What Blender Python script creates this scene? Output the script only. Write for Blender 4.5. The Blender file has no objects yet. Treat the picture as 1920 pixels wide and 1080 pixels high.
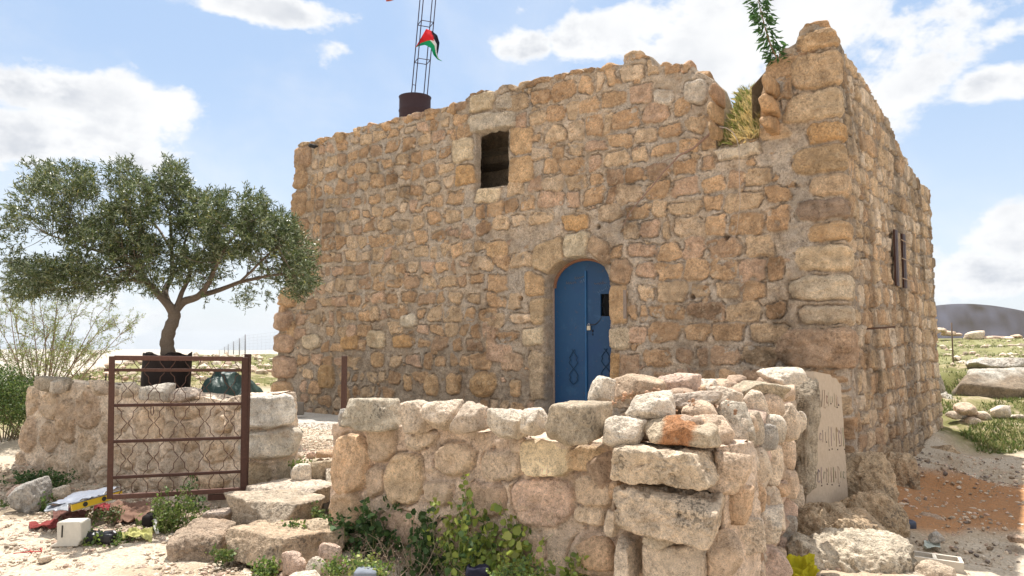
import bpy, bmesh, math, random
import numpy as np
from mathutils import Vector, Matrix
R = math.radians
C = bpy.context.scene.collection
scene = bpy.context.scene
# ------------------------------------------------------------------ camera
FPX, HZ, EYE = 1407.0, 640.0, 1.7          # focal length in photo pixels, horizon row, eye height
PITCH = math.atan((HZ-540)/FPX)
cd = bpy.data.cameras.new('camera'); cam = bpy.data.objects.new('camera', cd); C.objects.link(cam)
cd.sensor_width = 36; cd.lens = FPX/1920*36; cd.clip_end = 20000; cd.clip_start = .05
cam.location = (0, 0, EYE); cam.rotation_euler = (math.pi/2+PITCH, 0, 0)
scene.camera = cam
scene.render.resolution_x, scene.render.resolution_y = 1024, 576
scene.view_settings.view_transform = 'Standard'; scene.view_settings.look = 'None'
scene.view_settings.gamma = 1; scene.view_settings.use_curve_mapping = False
scene.view_settings.exposure = 0.8
SUN_EL, SUN_DIR = 67.0, (-.139, .99)       # sun high, behind the house
SUN_POWER, SKY_POWER = 4.0, 0.15

def ray(px, py):
    x = (px-960)/FPX; y = -(py-540)/FPX; cp, sp = math.cos(PITCH), math.sin(PITCH)
    return np.array([x, cp-y*sp, sp+y*cp])
def at(px, py, Y):
    d = ray(px, py); return np.array([0, 0, EYE]) + d*(Y/d[1])
# ------------------------------------------------------------------ sky
def node(nt, typ, **kw):
    n = nt.nodes.new(typ)
    for k, v in kw.items(): setattr(n, k, v)
    return n
def setin(n, vals):
    for k, v in vals.items():
        n.inputs[k].default_value = v
class G:                                   # tiny node helper
    def __init__(s, nt): s.nt = nt
    def lk(s, a, b): s.nt.links.new(a, b)
    def math(s, op, a, b=None, c=None, clamp=False):
        n = s.nt.nodes.new('ShaderNodeMath'); n.operation = op; n.use_clamp = clamp
        for i, v in enumerate((a, b, c)):
            if v is None: continue
            if isinstance(v, (int, float)): n.inputs[i].default_value = v
            else: s.lk(v, n.inputs[i])
        return n.outputs[0]
    def noise(s, vec, scale, detail=4, rough=.55, dist=0, lac=2.0):
        n = s.nt.nodes.new('ShaderNodeTexNoise'); setin(n, {'Scale': scale, 'Detail': detail, 'Roughness': rough, 'Distortion': dist})
        if vec is not None: s.lk(vec, n.inputs['Vector'])
        return n.outputs['Fac']
    def sstep(s, v, a, b, lo=0., hi=1.):
        n = s.nt.nodes.new('ShaderNodeMapRange'); n.interpolation_type = 'SMOOTHSTEP'
        setin(n, {'From Min': a, 'From Max': b, 'To Min': lo, 'To Max': hi}); s.lk(v, n.inputs['Value']); return n.outputs['Result']
    def mix(s, f, a, b, blend='MIX'):
        n = s.nt.nodes.new('ShaderNodeMix'); n.data_type = 'RGBA'; n.blend_type = blend
        for i, v in ((0, f), (6, a), (7, b)):
            if isinstance(v, (int, float)): n.inputs[i].default_value = v
            elif isinstance(v, (tuple, list)): n.inputs[i].default_value = (*v[:3], 1)
            else: s.lk(v, n.inputs[i])
        return n.outputs[2]
world = bpy.data.worlds.new('World'); scene.world = world; world.use_nodes = True
nt = world.node_tree; nt.nodes.clear(); g = G(nt)
sky = node(nt, 'ShaderNodeTexSky', sky_type='NISHITA', sun_disc=False)
sky.sun_elevation = R(SUN_EL); sky.sun_rotation = math.atan2(SUN_DIR[0], SUN_DIR[1]); sky.air_density = 1.0; sky.dust_density = 1.5; sky.ozone_density = 1.2
tc = node(nt, 'ShaderNodeTexCoord'); sep = node(nt, 'ShaderNodeSeparateXYZ'); g.lk(tc.outputs['Generated'], sep.inputs[0])
az = g.math('ARCTAN2', sep.outputs[0], sep.outputs[1]); el = g.math('ARCSINE', sep.outputs[2])
comb = node(nt, 'ShaderNodeCombineXYZ'); g.lk(az, comb.inputs[0]); g.lk(g.math('MULTIPLY', el, 1.5), comb.inputs[1])
n1 = g.noise(comb.outputs[0], 5.0, 10, .62, .1)
n2 = g.noise(comb.outputs[0], 14.0, 6, .6)
def azel(px, py):
    d = ray(px, py); d = d/np.linalg.norm(d); return math.atan2(d[0], d[1]), math.asin(d[2])
# cloud banks: photo position, half-extent in pixels, weight
BL = [(200,190,240,60,.95),(60,250,220,60,.8),(440,225,60,25,.5),(480,15,170,32,1.0),(330,-10,120,30,.6),(625,95,55,22,.45),(720,65,90,25,.35),
      (960,85,90,45,.75),(940,110,70,25,.4),(1160,60,140,70,1.0),(1330,90,260,110,.9),(1500,40,260,120,.85),(1680,120,180,160,.8),(1760,240,90,60,.5),(1860,160,110,45,.95),
      (1790,20,200,60,.6),(1900,60,80,60,.6),(1880,440,110,60,.9),(1830,520,170,60,.95),(1770,490,90,40,.5),(330,330,160,25,.25),(60,560,300,120,.35),(420,640,400,60,.25),
      (900,20,160,30,.35),(1850,300,60,50,.2),(1500,-200,900,160,.6)]
tot = None
for (bx, by, rx, ry, w) in BL:
    a0, e0 = azel(bx, by); a1, _ = azel(bx+rx, by); _, e1 = azel(bx, by-ry)
    u = g.math('MULTIPLY', g.math('SUBTRACT', az, a0), 1/abs(a1-a0)); v = g.math('MULTIPLY', g.math('SUBTRACT', el, e0), 1/abs(e1-e0))
    q = g.math('ADD', g.math('MULTIPLY', u, u), g.math('MULTIPLY', v, v))
    e = g.math('MULTIPLY', g.math('POWER', 2.71828, g.math('MULTIPLY', q, -1.0)), w)
    tot = e if tot is None else g.math('MAXIMUM', tot, e)
front = g.sstep(sep.outputs[1], .2, .55)
base = g.math('ADD', g.math('MULTIPLY', tot, front), g.math('MULTIPLY', g.math('SUBTRACT', 1.0, front), .8))  # cloud cover behind the camera is added, unseen, as fill for the shaded walls
dens = g.math('ADD', base, g.math('ADD', g.math('MULTIPLY', g.math('SUBTRACT', n1, .5), 2.3), g.math('MULTIPLY', g.math('SUBTRACT', n2, .5), .85)))
cov = g.math('MAXIMUM', g.sstep(dens, .33, .64), g.sstep(g.noise(comb.outputs[0], 2.6, 7, .6, .4), .42, .8, 0, .6))
core = g.sstep(g.math('ADD', dens, g.math('MULTIPLY', g.math('SUBTRACT', n2, .5), 1.2)), .5, 1.25)
ccol = g.mix(core, (3.9, 3.93, 3.97), (2.5, 2.64, 2.9))
shade = g.noise(comb.outputs[0], 3.0, 5, .5)
ccol = g.mix(g.sstep(shade, .36, .56), (3.85, 3.88, 3.92), ccol)
sdv_ = node(nt, 'ShaderNodeVectorMath', operation='DOT_PRODUCT'); g.lk(tc.outputs['Generated'], sdv_.inputs[0]); _c = math.cos(R(SUN_EL)); sdv_.inputs[1].default_value = (SUN_DIR[0]*_c, SUN_DIR[1]*_c, math.sin(R(SUN_EL)))
glow = g.sstep(sdv_.outputs['Value'], .80, 1.0, 1.0, 2.4)
gc_ = node(nt, 'ShaderNodeCombineXYZ'); [g.lk(glow, gc_.inputs[i]) for i in range(3)]
ccol = g.mix(1.0, ccol, gc_.outputs[0], 'MULTIPLY')
veil = g.mix(.8, sky.outputs[0], g.mix(g.sstep(sep.outputs[2], -.02, .38), (2.85, 3.15, 3.5), (1.6, 2.2, 3.1)))
final = g.mix(cov, veil, ccol)
bg = node(nt, 'ShaderNodeBackground'); bg.inputs[1].default_value = SKY_POWER; g.lk(final, bg.inputs[0])
wo = node(nt, 'ShaderNodeOutputWorld'); g.lk(bg.outputs[0], wo.inputs[0])
# ------------------------------------------------------------------ sun
sl = bpy.data.lights.new('sun', 'SUN'); sl.energy = SUN_POWER; sl.angle = R(.5); sl.color = (1, .96, .89)
so = bpy.data.objects.new('sun', sl); C.objects.link(so)
ce = math.cos(R(SUN_EL)); sd = Vector((SUN_DIR[0]*ce, SUN_DIR[1]*ce, math.sin(R(SUN_EL))))
so.rotation_euler = sd.to_track_quat('Z', 'Y').to_euler(); so.location = (0, 0, 30)
# ------------------------------------------------------------------ helpers
def hsh(ix, iy, iz, seed):
    h = (ix.astype(np.int64)*374761393 + iy.astype(np.int64)*668265263 + iz.astype(np.int64)*2147483647*3 + seed*144665) & 0xffffffff
    h = ((h ^ (h >> 13))*1274126177) & 0xffffffff
    h = ((h ^ (h >> 16))*2246822519) & 0xffffffff
    return ((h ^ (h >> 15)) & 0xffff)/65535.0
def vnoise(P, seed=0):
    I = np.floor(P).astype(np.int64); f = P-I; f = f*f*f*(f*(f*6-15)+10)
    out = 0
    for dx in (0, 1):
        wx = f[:, 0] if dx else 1-f[:, 0]
        for dy in (0, 1):
            wy = f[:, 1] if dy else 1-f[:, 1]
            for dz in (0, 1):
                wz = f[:, 2] if dz else 1-f[:, 2]
                out = out + wx*wy*wz*hsh(I[:, 0]+dx, I[:, 1]+dy, I[:, 2]+dz, seed)
    return out*2-1
def fbm(P, scale, octv=4, seed=0, gain=.5):
    P = np.asarray(P, float)*scale; a, o, n = 1., 0, 0
    for i in range(octv):
        o = o + a*vnoise(P+17.3*i, seed+i); n += a; a *= gain; P = P*2.03
    return o/n
def ss(x, a, b):
    t = np.clip((x-a)/(b-a), 0, 1); return t*t*(3-2*t)
def mesh_obj(name, V, F, mat, parent=None, col=None, smooth=True, extra=None):
    """F: list of (n,k) index arrays"""
    me = bpy.data.meshes.new(name); V = np.asarray(V, np.float32)
    F = [np.asarray(f, np.int32) for f in F if len(f)]
    me.vertices.add(len(V)); me.vertices.foreach_set('co', V.ravel())
    nl = sum(f.size for f in F); npoly = sum(len(f) for f in F)
    me.loops.add(nl); me.loops.foreach_set('vertex_index', np.concatenate([f.ravel() for f in F]))
    tot_ = np.concatenate([np.full(len(f), f.shape[1], np.int32) for f in F]); st = np.concatenate([[0], np.cumsum(tot_)[:-1]]).astype(np.int32)
    me.polygons.add(npoly); me.polygons.foreach_set('loop_start', st); me.polygons.foreach_set('loop_total', tot_)
    me.polygons.foreach_set('use_smooth', np.full(npoly, smooth))
    me.update(calc_edges=True); me.validate()
    if col is not None:
        col = np.asarray(col, np.float32)
        if col.ndim == 1: col = np.tile(col, (len(V), 1))
        if col.shape[1] == 3: col = np.hstack([col, np.ones((len(col), 1), np.float32)])
        a = me.color_attributes.new('col', 'FLOAT_COLOR', 'POINT'); a.data.foreach_set('color', col.astype(np.float32).ravel())
    if mat: me.materials.append(mat)
    o = bpy.data.objects.new(name, me); C.objects.link(o)
    if parent:
        o.parent = parent
        if parent.type == 'EMPTY': o.matrix_parent_inverse = Matrix.Translation(-Vector(parent.location))
    return o
class MB:                                   # mesh collector
    def __init__(s): s.V = []; s.F = {}; s.c = []; s.n = 0
    def add(s, V, F, col=(.5, .5, .5)):
        V = np.asarray(V, float); s.V.append(V)
        for f in F:
            f = np.asarray(f)
            if len(f): s.F.setdefault(f.shape[1], []).append(f+s.n)
        col = np.asarray(col, float)
        s.c.append(np.tile(col, (len(V), 1)) if col.ndim == 1 else col); s.n += len(V)
        return s
    def box(s, c, h, rot=None, col=(.5, .5, .5)):
        v = np.array([[x, y, z] for x in (-1, 1) for y in (-1, 1) for z in (-1, 1)], float)*np.asarray(h)
        if rot is not None: v = v@np.asarray(rot).T
        return s.add(v+np.asarray(c), [[[0, 1, 3, 2], [4, 6, 7, 5], [0, 4, 5, 1], [2, 3, 7, 6], [0, 2, 6, 4], [1, 5, 7, 3]]], col)
    def tube(s, pts, r, k=6, col=(.5, .5, .5), cap=True):
        P = np.asarray(pts, float); n = len(P); r = np.broadcast_to(np.asarray(r, float), (n,))
        T = np.gradient(P, axis=0); T /= np.linalg.norm(T, axis=1)[:, None]+1e-9
        up = np.array([0, 0, 1.]) if abs(T[0, 2]) < .9 else np.array([1., 0, 0])
        V = []
        A = np.cross(T[0], up); A /= np.linalg.norm(A)
        for i in range(n):
            A = A-T[i]*A.dot(T[i]); A /= np.linalg.norm(A)+1e-9; B = np.cross(T[i], A)
            an = np.arange(k)*2*np.pi/k
            V.append(P[i]+r[i]*(np.cos(an)[:, None]*A+np.sin(an)[:, None]*B))
        V = np.concatenate(V); F = []
        i = np.arange(n-1)[:, None]*k; j = np.arange(k)[None]; j2 = (j+1) % k
        F = np.stack([i+j, i+j2, i+k+j2, i+k+j], -1).reshape(-1, 4)
        fs = [F]
        if cap and k > 3: fs.append(np.array([list(range(k))[::-1], [(n-1)*k+q for q in range(k)]]))
        return s.add(V, fs, col)
    def build(s, name, mat, parent=None, smooth=True):
        return mesh_obj(name, np.concatenate(s.V), [np.concatenate(f) for f in s.F.values()], mat, parent, np.concatenate(s.c), smooth)
def thing(name, label, cat, loc=(0, 0, 0), group=None):
    o = bpy.data.objects.new(name, None); C.objects.link(o); o.location = loc; o.empty_display_size = .1
    return tag(o, label, cat, group)
def tag(o, label, cat, group=None):
    o['label'] = label; o['category'] = cat
    if group: o['group'] = group
    return o
def adopt(root, *obs):                      # parent world-space parts to an empty standing at the thing's base
    for o in obs:
        o.parent = root; o.matrix_parent_inverse = Matrix.Translation(-Vector(root.location))
def struct(o, kind='structure'):
    o['kind'] = kind; return o
def rotm(yaw=0, pitch=0, roll=0):
    return np.array(Matrix.Rotation(yaw, 3, 'Z')@Matrix.Rotation(pitch, 3, 'X')@Matrix.Rotation(roll, 3, 'Y'))
# ------------------------------------------------------------------ materials
def new_mat(name, rough=.9, spec=.25):
    m = bpy.data.materials.new(name); m.use_nodes = True; nt = m.node_tree; b = nt.nodes['Principled BSDF']
    b.inputs['Roughness'].default_value = rough; b.inputs['Specular IOR Level'].default_value = spec
    return m, nt, b, G(nt)
def stone_mat(name, bump=1.0, lichen=.5, patch=.55, sc=1.0):
    m, nt, b, g = new_mat(name, .92, .15)
    tc = nt.nodes.new('ShaderNodeTexCoord'); v = tc.outputs['Object']
    at_ = nt.nodes.new('ShaderNodeAttribute'); at_.attribute_name = 'col'; c = at_.outputs['Color']
    nA = g.noise(v, 9*sc, 5, .6); nB = g.noise(v, 38*sc, 5, .65); nC = g.noise(v, 150*sc, 3, .6); nD = g.noise(v, 3.1*sc, 4, .6, .4)
    k = g.math('ADD', g.math('MULTIPLY', g.math('SUBTRACT', nA, .5), 1.3), g.math('ADD', g.math('MULTIPLY', g.math('SUBTRACT', nB, .5), 1.9), g.math('MULTIPLY', g.math('SUBTRACT', nC, .5), 1.5)))
    k = g.math('ADD', k, 1.0)
    cc = g.mix(1.0, c, c); 
    mul = nt.nodes.new('ShaderNodeMix'); mul.data_type = 'RGBA'; mul.blend_type = 'MULTIPLY'; mul.inputs[0].default_value = 1
    cmb = nt.nodes.new('ShaderNodeCombineColor'); 
    for i in range(3): g.lk(k, cmb.inputs[i])
    g.lk(c, mul.inputs[6]); g.lk(cmb.outputs[0], mul.inputs[7]); cc = mul.outputs[2]
    # iron-red and pale patches, grey lichen specks
    cc = g.mix(g.math('MULTIPLY', g.sstep(g.noise(v, 6.3*sc, 6, .68, .3), .52, .70), patch*.6), cc, (.46, .27, .14))
    cc = g.mix(g.math('MULTIPLY', g.sstep(g.noise(v, 14*sc, 4, .65, .5), .55, .7), patch*.75), cc, (.70, .57, .41))
    cc = g.mix(g.math('MULTIPLY', g.math('MULTIPLY', g.sstep(nD, .46, .62), g.sstep(nB, .46, .58)), lichen), cc, (.11, .095, .075))
    cc = g.mix(g.math('MULTIPLY', g.sstep(g.noise(v, 60*sc, 4, .7), .58, .68), .6), cc, (.19, .135, .09))
    cc = g.mix(g.math('MULTIPLY', g.sstep(g.noise(v, 21*sc, 5, .75, .6), .57, .66), .45), cc, (.26, .18, .12))
    g.lk(cc, b.inputs['Base Color'])
    vo = nt.nodes.new('ShaderNodeTexVoronoi'); vo.inputs['Scale'].default_value = 55*sc; g.lk(v, vo.inputs['Vector'])
    hgt = g.math('ADD', g.math('MULTIPLY', nB, .9), g.math('ADD', g.math('MULTIPLY', nC, .35), g.math('MULTIPLY', vo.outputs['Distance'], .25)))
    bp = nt.nodes.new('ShaderNodeBump'); bp.inputs['Strength'].default_value = .9*bump; bp.inputs['Distance'].default_value = .028
    g.lk(hgt, bp.inputs['Height']); g.lk(bp.outputs[0], b.inputs['Normal'])
    return m
M_WALL = stone_mat('house_stone', 1.0, .35, .5)
M_ROCK = stone_mat('loose_stone', 1.0, .3, .35, 1.2)
M_MOSS = stone_mat('weathered_stone', 1.1, .8, .4, 1.2)
M_BED = stone_mat('bedrock', 1.3, .8, .45, .8)
def attr_mat(name, rough=.8, spec=.2, noise=.3, sc=30, trans=0, bump=0, metal=0):
    m, nt, b, g = new_mat(name, rough, spec)
    tc = nt.nodes.new('ShaderNodeTexCoord'); v = tc.outputs['Object']
    at_ = nt.nodes.new('ShaderNodeAttribute'); at_.attribute_name = 'col'
    nA = g.noise(v, sc, 5, .65)
    k = g.math('ADD', 1.0, g.math('MULTIPLY', g.math('SUBTRACT', nA, .5), 2*noise))
    cmb = nt.nodes.new('ShaderNodeCombineColor')
    for i in range(3): g.lk(k, cmb.inputs[i])
    cc = g.mix(1.0, at_.outputs['Color'], cmb.outputs[0], 'MULTIPLY'); g.lk(cc, b.inputs['Base Color'])
    b.inputs['Metallic'].default_value = metal
    if bump:
        bp = nt.nodes.new('ShaderNodeBump'); bp.inputs['Strength'].default_value = bump; bp.inputs['Distance'].default_value = .01
        g.lk(nA, bp.inputs['Height']); g.lk(bp.outputs[0], b.inputs['Normal'])
    if trans:
        tr = nt.nodes.new('ShaderNodeBsdfTranslucent'); g.lk(cc, tr.inputs[0]); mx = nt.nodes.new('ShaderNodeMixShader'); mx.inputs[0].default_value = trans
        g.lk(b.outputs[0], mx.inputs[1]); g.lk(tr.outputs[0], mx.inputs[2]); g.lk(mx.outputs[0], nt.nodes['Material Output'].inputs[0])
    return m
M_LEAF = attr_mat('leaf', .5, .4, .15, 20, .35)
M_OLIVE = attr_mat('olive_leaf', .38, .6, .15, 20, .18)
M_BARK = attr_mat('bark', .9, .15, .5, 60, 0, .9)
M_CLOTH = attr_mat('cloth', .85, .1, .15, 40, .15, .2)
M_PLASTIC = attr_mat('plastic', .4, .5, .1, 20)
M_RUST = attr_mat('rusty_iron', .75, .35, .45, 45, 0, .4, .1)
M_CONC = attr_mat('concrete', .9, .2, .18, 25, 0, .5)
M_PAINT = attr_mat('painted_metal', .5, .4, .12, 12)
M_DIRT = attr_mat('dirt', .95, .1, .6, 60, 0, 1.0)
# ------------------------------------------------------------------ setting: plan of the place
CX = np.array([3.73, 8.5]); U = np.array([-.824, .566]); RD = np.array([.616, .788])
U = U/np.linalg.norm(U); RD = RD/np.linalg.norm(RD)
LF, LR = 9.77, 5.9
PA, PB = CX+U*LF, CX+RD*LR; PD = PA+RD*LR*1.02
NF = np.array([U[1], -U[0]])*1.0; NF = NF if NF[1] < 0 else -NF
NR = np.array([RD[1], -RD[0]]); NR = NR if NR[0] > 0 else -NR
NL = -NR; NB = -NF
def on_line(px, py, P, D):
    """photo pixel -> (distance along D from P, z) on the vertical plane through P along D"""
    d = ray(px, py); A = np.array([[d[0], -D[0]], [d[1], -D[1]]]); k, t = np.linalg.solve(A, P)
    return t, EYE+k*d[2]
def fp(px, py):
    t, z = on_line(px, py, CX, U); return LF-t, z            # s measured from the far-left corner
def rp(px, py):
    t, z = on_line(px, py, CX, RD); return LF+t, z
# foreground walls
WL, WC = np.array([-1.47, 6.1]), np.array([1.24, 4.2]); WD = (WC-WL)/np.linalg.norm(WC-WL); WLEN = np.linalg.norm(WC-WL)
WE = np.array([2.8, 7.3])
LW0, LW1 = np.array([-5.75, 8.9]), np.array([-2.30, 7.12]); LD = (LW1-LW0)/np.linalg.norm(LW1-LW0); LLEN = np.linalg.norm(LW1-LW0)
# ------------------------------------------------------------------ ground
def zc(px, py, Y):
    p = at(px, py, Y); return (p[0], p[1], p[2])
OUT = [zc(100,1070,5.4), zc(100,960,7), zc(20,850,9.5), zc(0,800,12.), zc(300,1000,6.2), zc(450,1060,5.6), (-1.3,5.8,.13), (-.3,4.9,.05), (.8,3.9,0),
       (2.2,4.2,-.12), (2.6,5.6,-.05), (3.0,6.9,.02), zc(1600,1010,7.0), zc(1750,1060,6.6), zc(1880,1060,6.6), zc(1800,950,8.6), zc(1900,905,10.), (4.3,9.,.0), (5.2,10.,.12), (6.6,12.4,.25),
       zc(1860,855,11.6), zc(1900,790,13.2), zc(1900,752,14.6), zc(1800,745,15.), (9.5,16,1.0), (12,18,1.15), zc(1850,684,18.), zc(1900,668,24.), zc(1850,650,33.), zc(1800,634,46.), zc(1900,632,46.), (60,60,2.6), (60,20,.5),
       (-3.5,11,.5), (-6,11,.45), (-8,11,.3), zc(460,722,15.5), zc(460,690,20.), zc(480,668,26.), zc(380,668,26.), (-2,30,1.0), (5,25,1.3), zc(250,708,16.), (-12,18,.1), (-14,14,-.2), (-20,26,-2.2), (-10,30,.2), (-16,40,-3.), (-30,20,-3.),
       (0,0,0), (-3,2,.03), (3,2,-.08), (-10,3,0), (10,3,-.3), (0,-10,0), (10,8,-.2), (14,12,.2), (20,-10,-.3), (-20,-10,-.2), (-6.5,6.5,.1), (-10,7,.12)]
OUT = np.array(OUT)
CY = np.array([(-1.9,7.35,.52), (-2.2,8.,.57), (-2.6,10.5,.54), (-3.6,13.2,.44), (0,10.9,.62), (.8,10.3,.68), (0,7,.6), (2,8,.6), (1.5,5.,.6), (-5,12,.5), (-5,10,.55), (3.2,8.2,.6)])
def shep(x, y, K, p=3.2, soft=.25):
    num = 0; den = 0
    for (a, b, c) in K:
        w = 1/((x-a)**2+(y-b)**2+soft**2)**(p/2); num = num+w*c; den = den+w
    return num/den
CPOLY = [WL+np.array([.12,.2]), WC+np.array([-.05,.25]), WE+np.array([-.2,-.1]), CX+np.array([.1,.3]), CX+U*LF*.98+np.array([.2,.4]), np.array([-5.6,12.5]), np.array([-5.5,9.1]), LW1+np.array([-.1,.2]), (LW1+np.array([.5,.05]))]
def inpoly(x, y, poly):
    ins = np.zeros(np.shape(x), bool); n = len(poly)
    for i in range(n):
        x1, y1 = poly[i]; x2, y2 = poly[(i+1) % n]
        c = ((y1 > y) != (y2 > y)) & (x < (x2-x1)*(y-y1)/(y2-y1+1e-12)+x1); ins ^= c
    return ins
def ground_z(x, y):
    x = np.atleast_1d(np.asarray(x, float)); y = np.atleast_1d(np.asarray(y, float)); r = np.hypot(x, y)
    z = shep(x, y, OUT)
    ins = inpoly(x, y, CPOLY)
    z = np.where(ins, shep(x, y, CY), z)
    k = ss(r, 50, 160)
    far = -26-.012*np.clip(r-300, 0, 4000)+14*fbm(np.stack([x, y, x*0], -1), 1/420., 3, 5)
    far = far+ (53*np.exp(-(((x-356)/105)**2+((y-600)/120)**2)))+(24*np.exp(-(((x-610)/420)**2+((y-1000)/330)**2)))+(40*np.exp(-(((x-1150)/420)**2+((y-900)/380)**2)))
    far = far+ 30*np.exp(-(((x+2600)/1500)**2+((y-4300)/700)**2))
    return z*(1-k)+far*k
def gz(x, y): return float(ground_z(x, y)[0])
def build_ground():
    th = np.concatenate([np.linspace(-math.pi, -.75, 50, endpoint=False), np.linspace(-.75, .75, 620, endpoint=False), np.linspace(.75, math.pi, 50)])
    rr = [.6]
    while rr[-1] < 7000: rr.append(rr[-1]*(1.0055 if 4 < rr[-1] < 40 else 1.03))
    rr = np.array(rr); T, Rr = np.meshgrid(th, rr); X = (Rr*np.sin(T)).ravel(); Y = (Rr*np.cos(T)).ravel()
    P = np.stack([X, Y, X*0], -1); Z = ground_z(X, Y); r = np.hypot(X, Y)
    near = 1-ss(r, 25, 60)
    ins = inpoly(X, Y, CPOLY)
    amp = np.where(ins, .25, 1.0)
    Z = Z+near*amp*(.035*fbm(P, 1.3, 4, 3)+.018*fbm(P, 7, 3, 9))
    Z = Z+ss(r, 12, 20)*near*(.14*fbm(P, .5, 4, 13))
    # colour zones (the soil's own colours)
    gravel = np.array([.58, .495, .39]); soil = np.array([.50, .40, .29]); red = np.array([.44, .225, .105]); grass = np.array([.15, .155, .05]); dry = np.array([.30, .265, .13]); conc = np.array([.56, .53, .48])
    nz = fbm(P, 1.1, 5, 21); nf = fbm(P, 9, 3, 33)
    col = gravel+(soil-gravel)*ss(nz+.35*nf, .02, .4)[:, None]
    def blob(cx, cy, rx, ry, e=.25):
        d = np.hypot((X-cx)/rx, (Y-cy)/ry)+.35*nz+.12*nf; return (1-ss(d, 1-e, 1+e))[:, None]
    for (px, py, YY, rx, ry, cc) in ((1770,925,8.6,1.0,1.15,red), (1860,940,8.3,.9,.95,red), (1930,905,9.2,1.0,.8,red), (1700,960,7.9,.5,.6,red), (470,1075,5.3,.35,.35,red*1.1), (380,960,6.7,1.0,.35,soil*.75), (250,955,6.9,.8,.3,soil*.7), (130,965,7.0,.8,.25,soil*.7), (450,1075,5.3,.8,.3,soil*.9)):
        p = at(px, py, YY); b = blob(p[0], p[1], rx, ry); col = col*(1-b)+cc*b
    # green areas: right bank and field, left bank behind the yard
    gr = np.zeros(len(X))
    gr = np.maximum(gr, ss(Y, 11.4, 12.2)*ss(X, 6.6, 7.4))
    gr = np.maximum(gr, ss(Y, 14.2, 15.5)*ss(-X, 1.0, 2.0)); gr = np.maximum(gr, ss(-X, 7.2, 8.0)*ss(Y, 10.4, 11.5)); gr = np.maximum(gr, ss(Y, 16, 18))
    gcol = grass+(dry-grass)*ss(nz+.5*nf, -.25, .35)[:, None]; gcol = gcol+(soil-gcol)*(ss(nf+.4*nz, .25, .5)*.7)[:, None]
    fieldm = ss(Y, 19, 23)[:, None]; gcol = gcol*(1-fieldm)+(np.array([.25, .245, .11])*(1+.35*nz[:, None])+nf[:, None]*.06)*fieldm
    gg = (gr*ss(r, 5, 8)*(~ins))[:, None]; col = col*(1-gg)+gcol*gg
    # slab of concrete at the foot of the house, gravel before it
    dF = -((X-CX[0])*NF[0]+(Y-CX[1])*NF[1])*-1
    cm = (ins & (dF > -.2) & (dF < 2.25+.04*nz))
    col = np.where(cm[:, None], conc*(1+.1*nz[:, None]), col)
    # far land: dark basalt-coloured scrub hill, valley in pale limestone colour standing in for haze
    fm = ss(r, 60, 140)[:, None]; fcol = (np.array([.030, .034, .050])*(1+1.8*fbm(P, 1/9., 4, 8))[:, None])*ss(X, -300, 50)[:, None]+np.array([.52, .46, .38])*(1-ss(X, -300, 50))[:, None]; col = col*(1-fm)+fcol*fm
    n, m = len(rr), len(th); i = np.arange(n-1)[:, None]*m; j = np.arange(m-1)[None]
    F = np.stack([i+j, i+j+m, i+j+m+1, i+j+1], -1).reshape(-1, 4)[:, ::-1]
    V = np.stack([X, Y, Z], -1)
    V = np.vstack([V, [[0, 0, gz(0, 0)]]]); col = np.vstack([col, gravel])
    c0 = len(V)-1; jj = np.arange(m-1); T3 = np.stack([np.full(m-1, c0), jj+1, jj], -1)
    m_, nt, b, g = new_mat('ground_soil', .95, .12)
    tc = nt.nodes.new('ShaderNodeTexCoord'); v = tc.outputs['Object']; a = nt.nodes.new('ShaderNodeAttribute'); a.attribute_name = 'col'
    nA = g.noise(v, 28, 5, .7); nB = g.noise(v, 5, 5, .6); vo = nt.nodes.new('ShaderNodeTexVoronoi'); vo.inputs['Scale'].default_value = 42; g.lk(v, vo.inputs['Vector'])
    k = g.math('ADD', .62, g.math('ADD', g.math('MULTIPLY', nA, .46), g.math('MULTIPLY', nB, .3)))
    cmb = nt.nodes.new('ShaderNodeCombineColor')
    for q in range(3): g.lk(k, cmb.inputs[q])
    cc = g.mix(1.0, a.outputs['Color'], cmb.outputs[0], 'MULTIPLY')
    cc = g.mix(g.math('MULTIPLY', g.sstep(vo.outputs['Distance'], .35, .75), .35), cc, (.24, .18, .12))
    g.lk(cc, b.inputs['Base Color']); bp = nt.nodes.new('ShaderNodeBump'); bp.inputs['Strength'].default_value = .8; bp.inputs['Distance'].default_value = .02
    g.lk(g.math('ADD', nA, g.math('MULTIPLY', vo.outputs['Distance'], -.6)), bp.inputs['Height']); g.lk(bp.outputs[0], b.inputs['Normal'])
    o = mesh_obj('ground', V, [F, T3], m_, None, col); struct(o)
build_ground()
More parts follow.
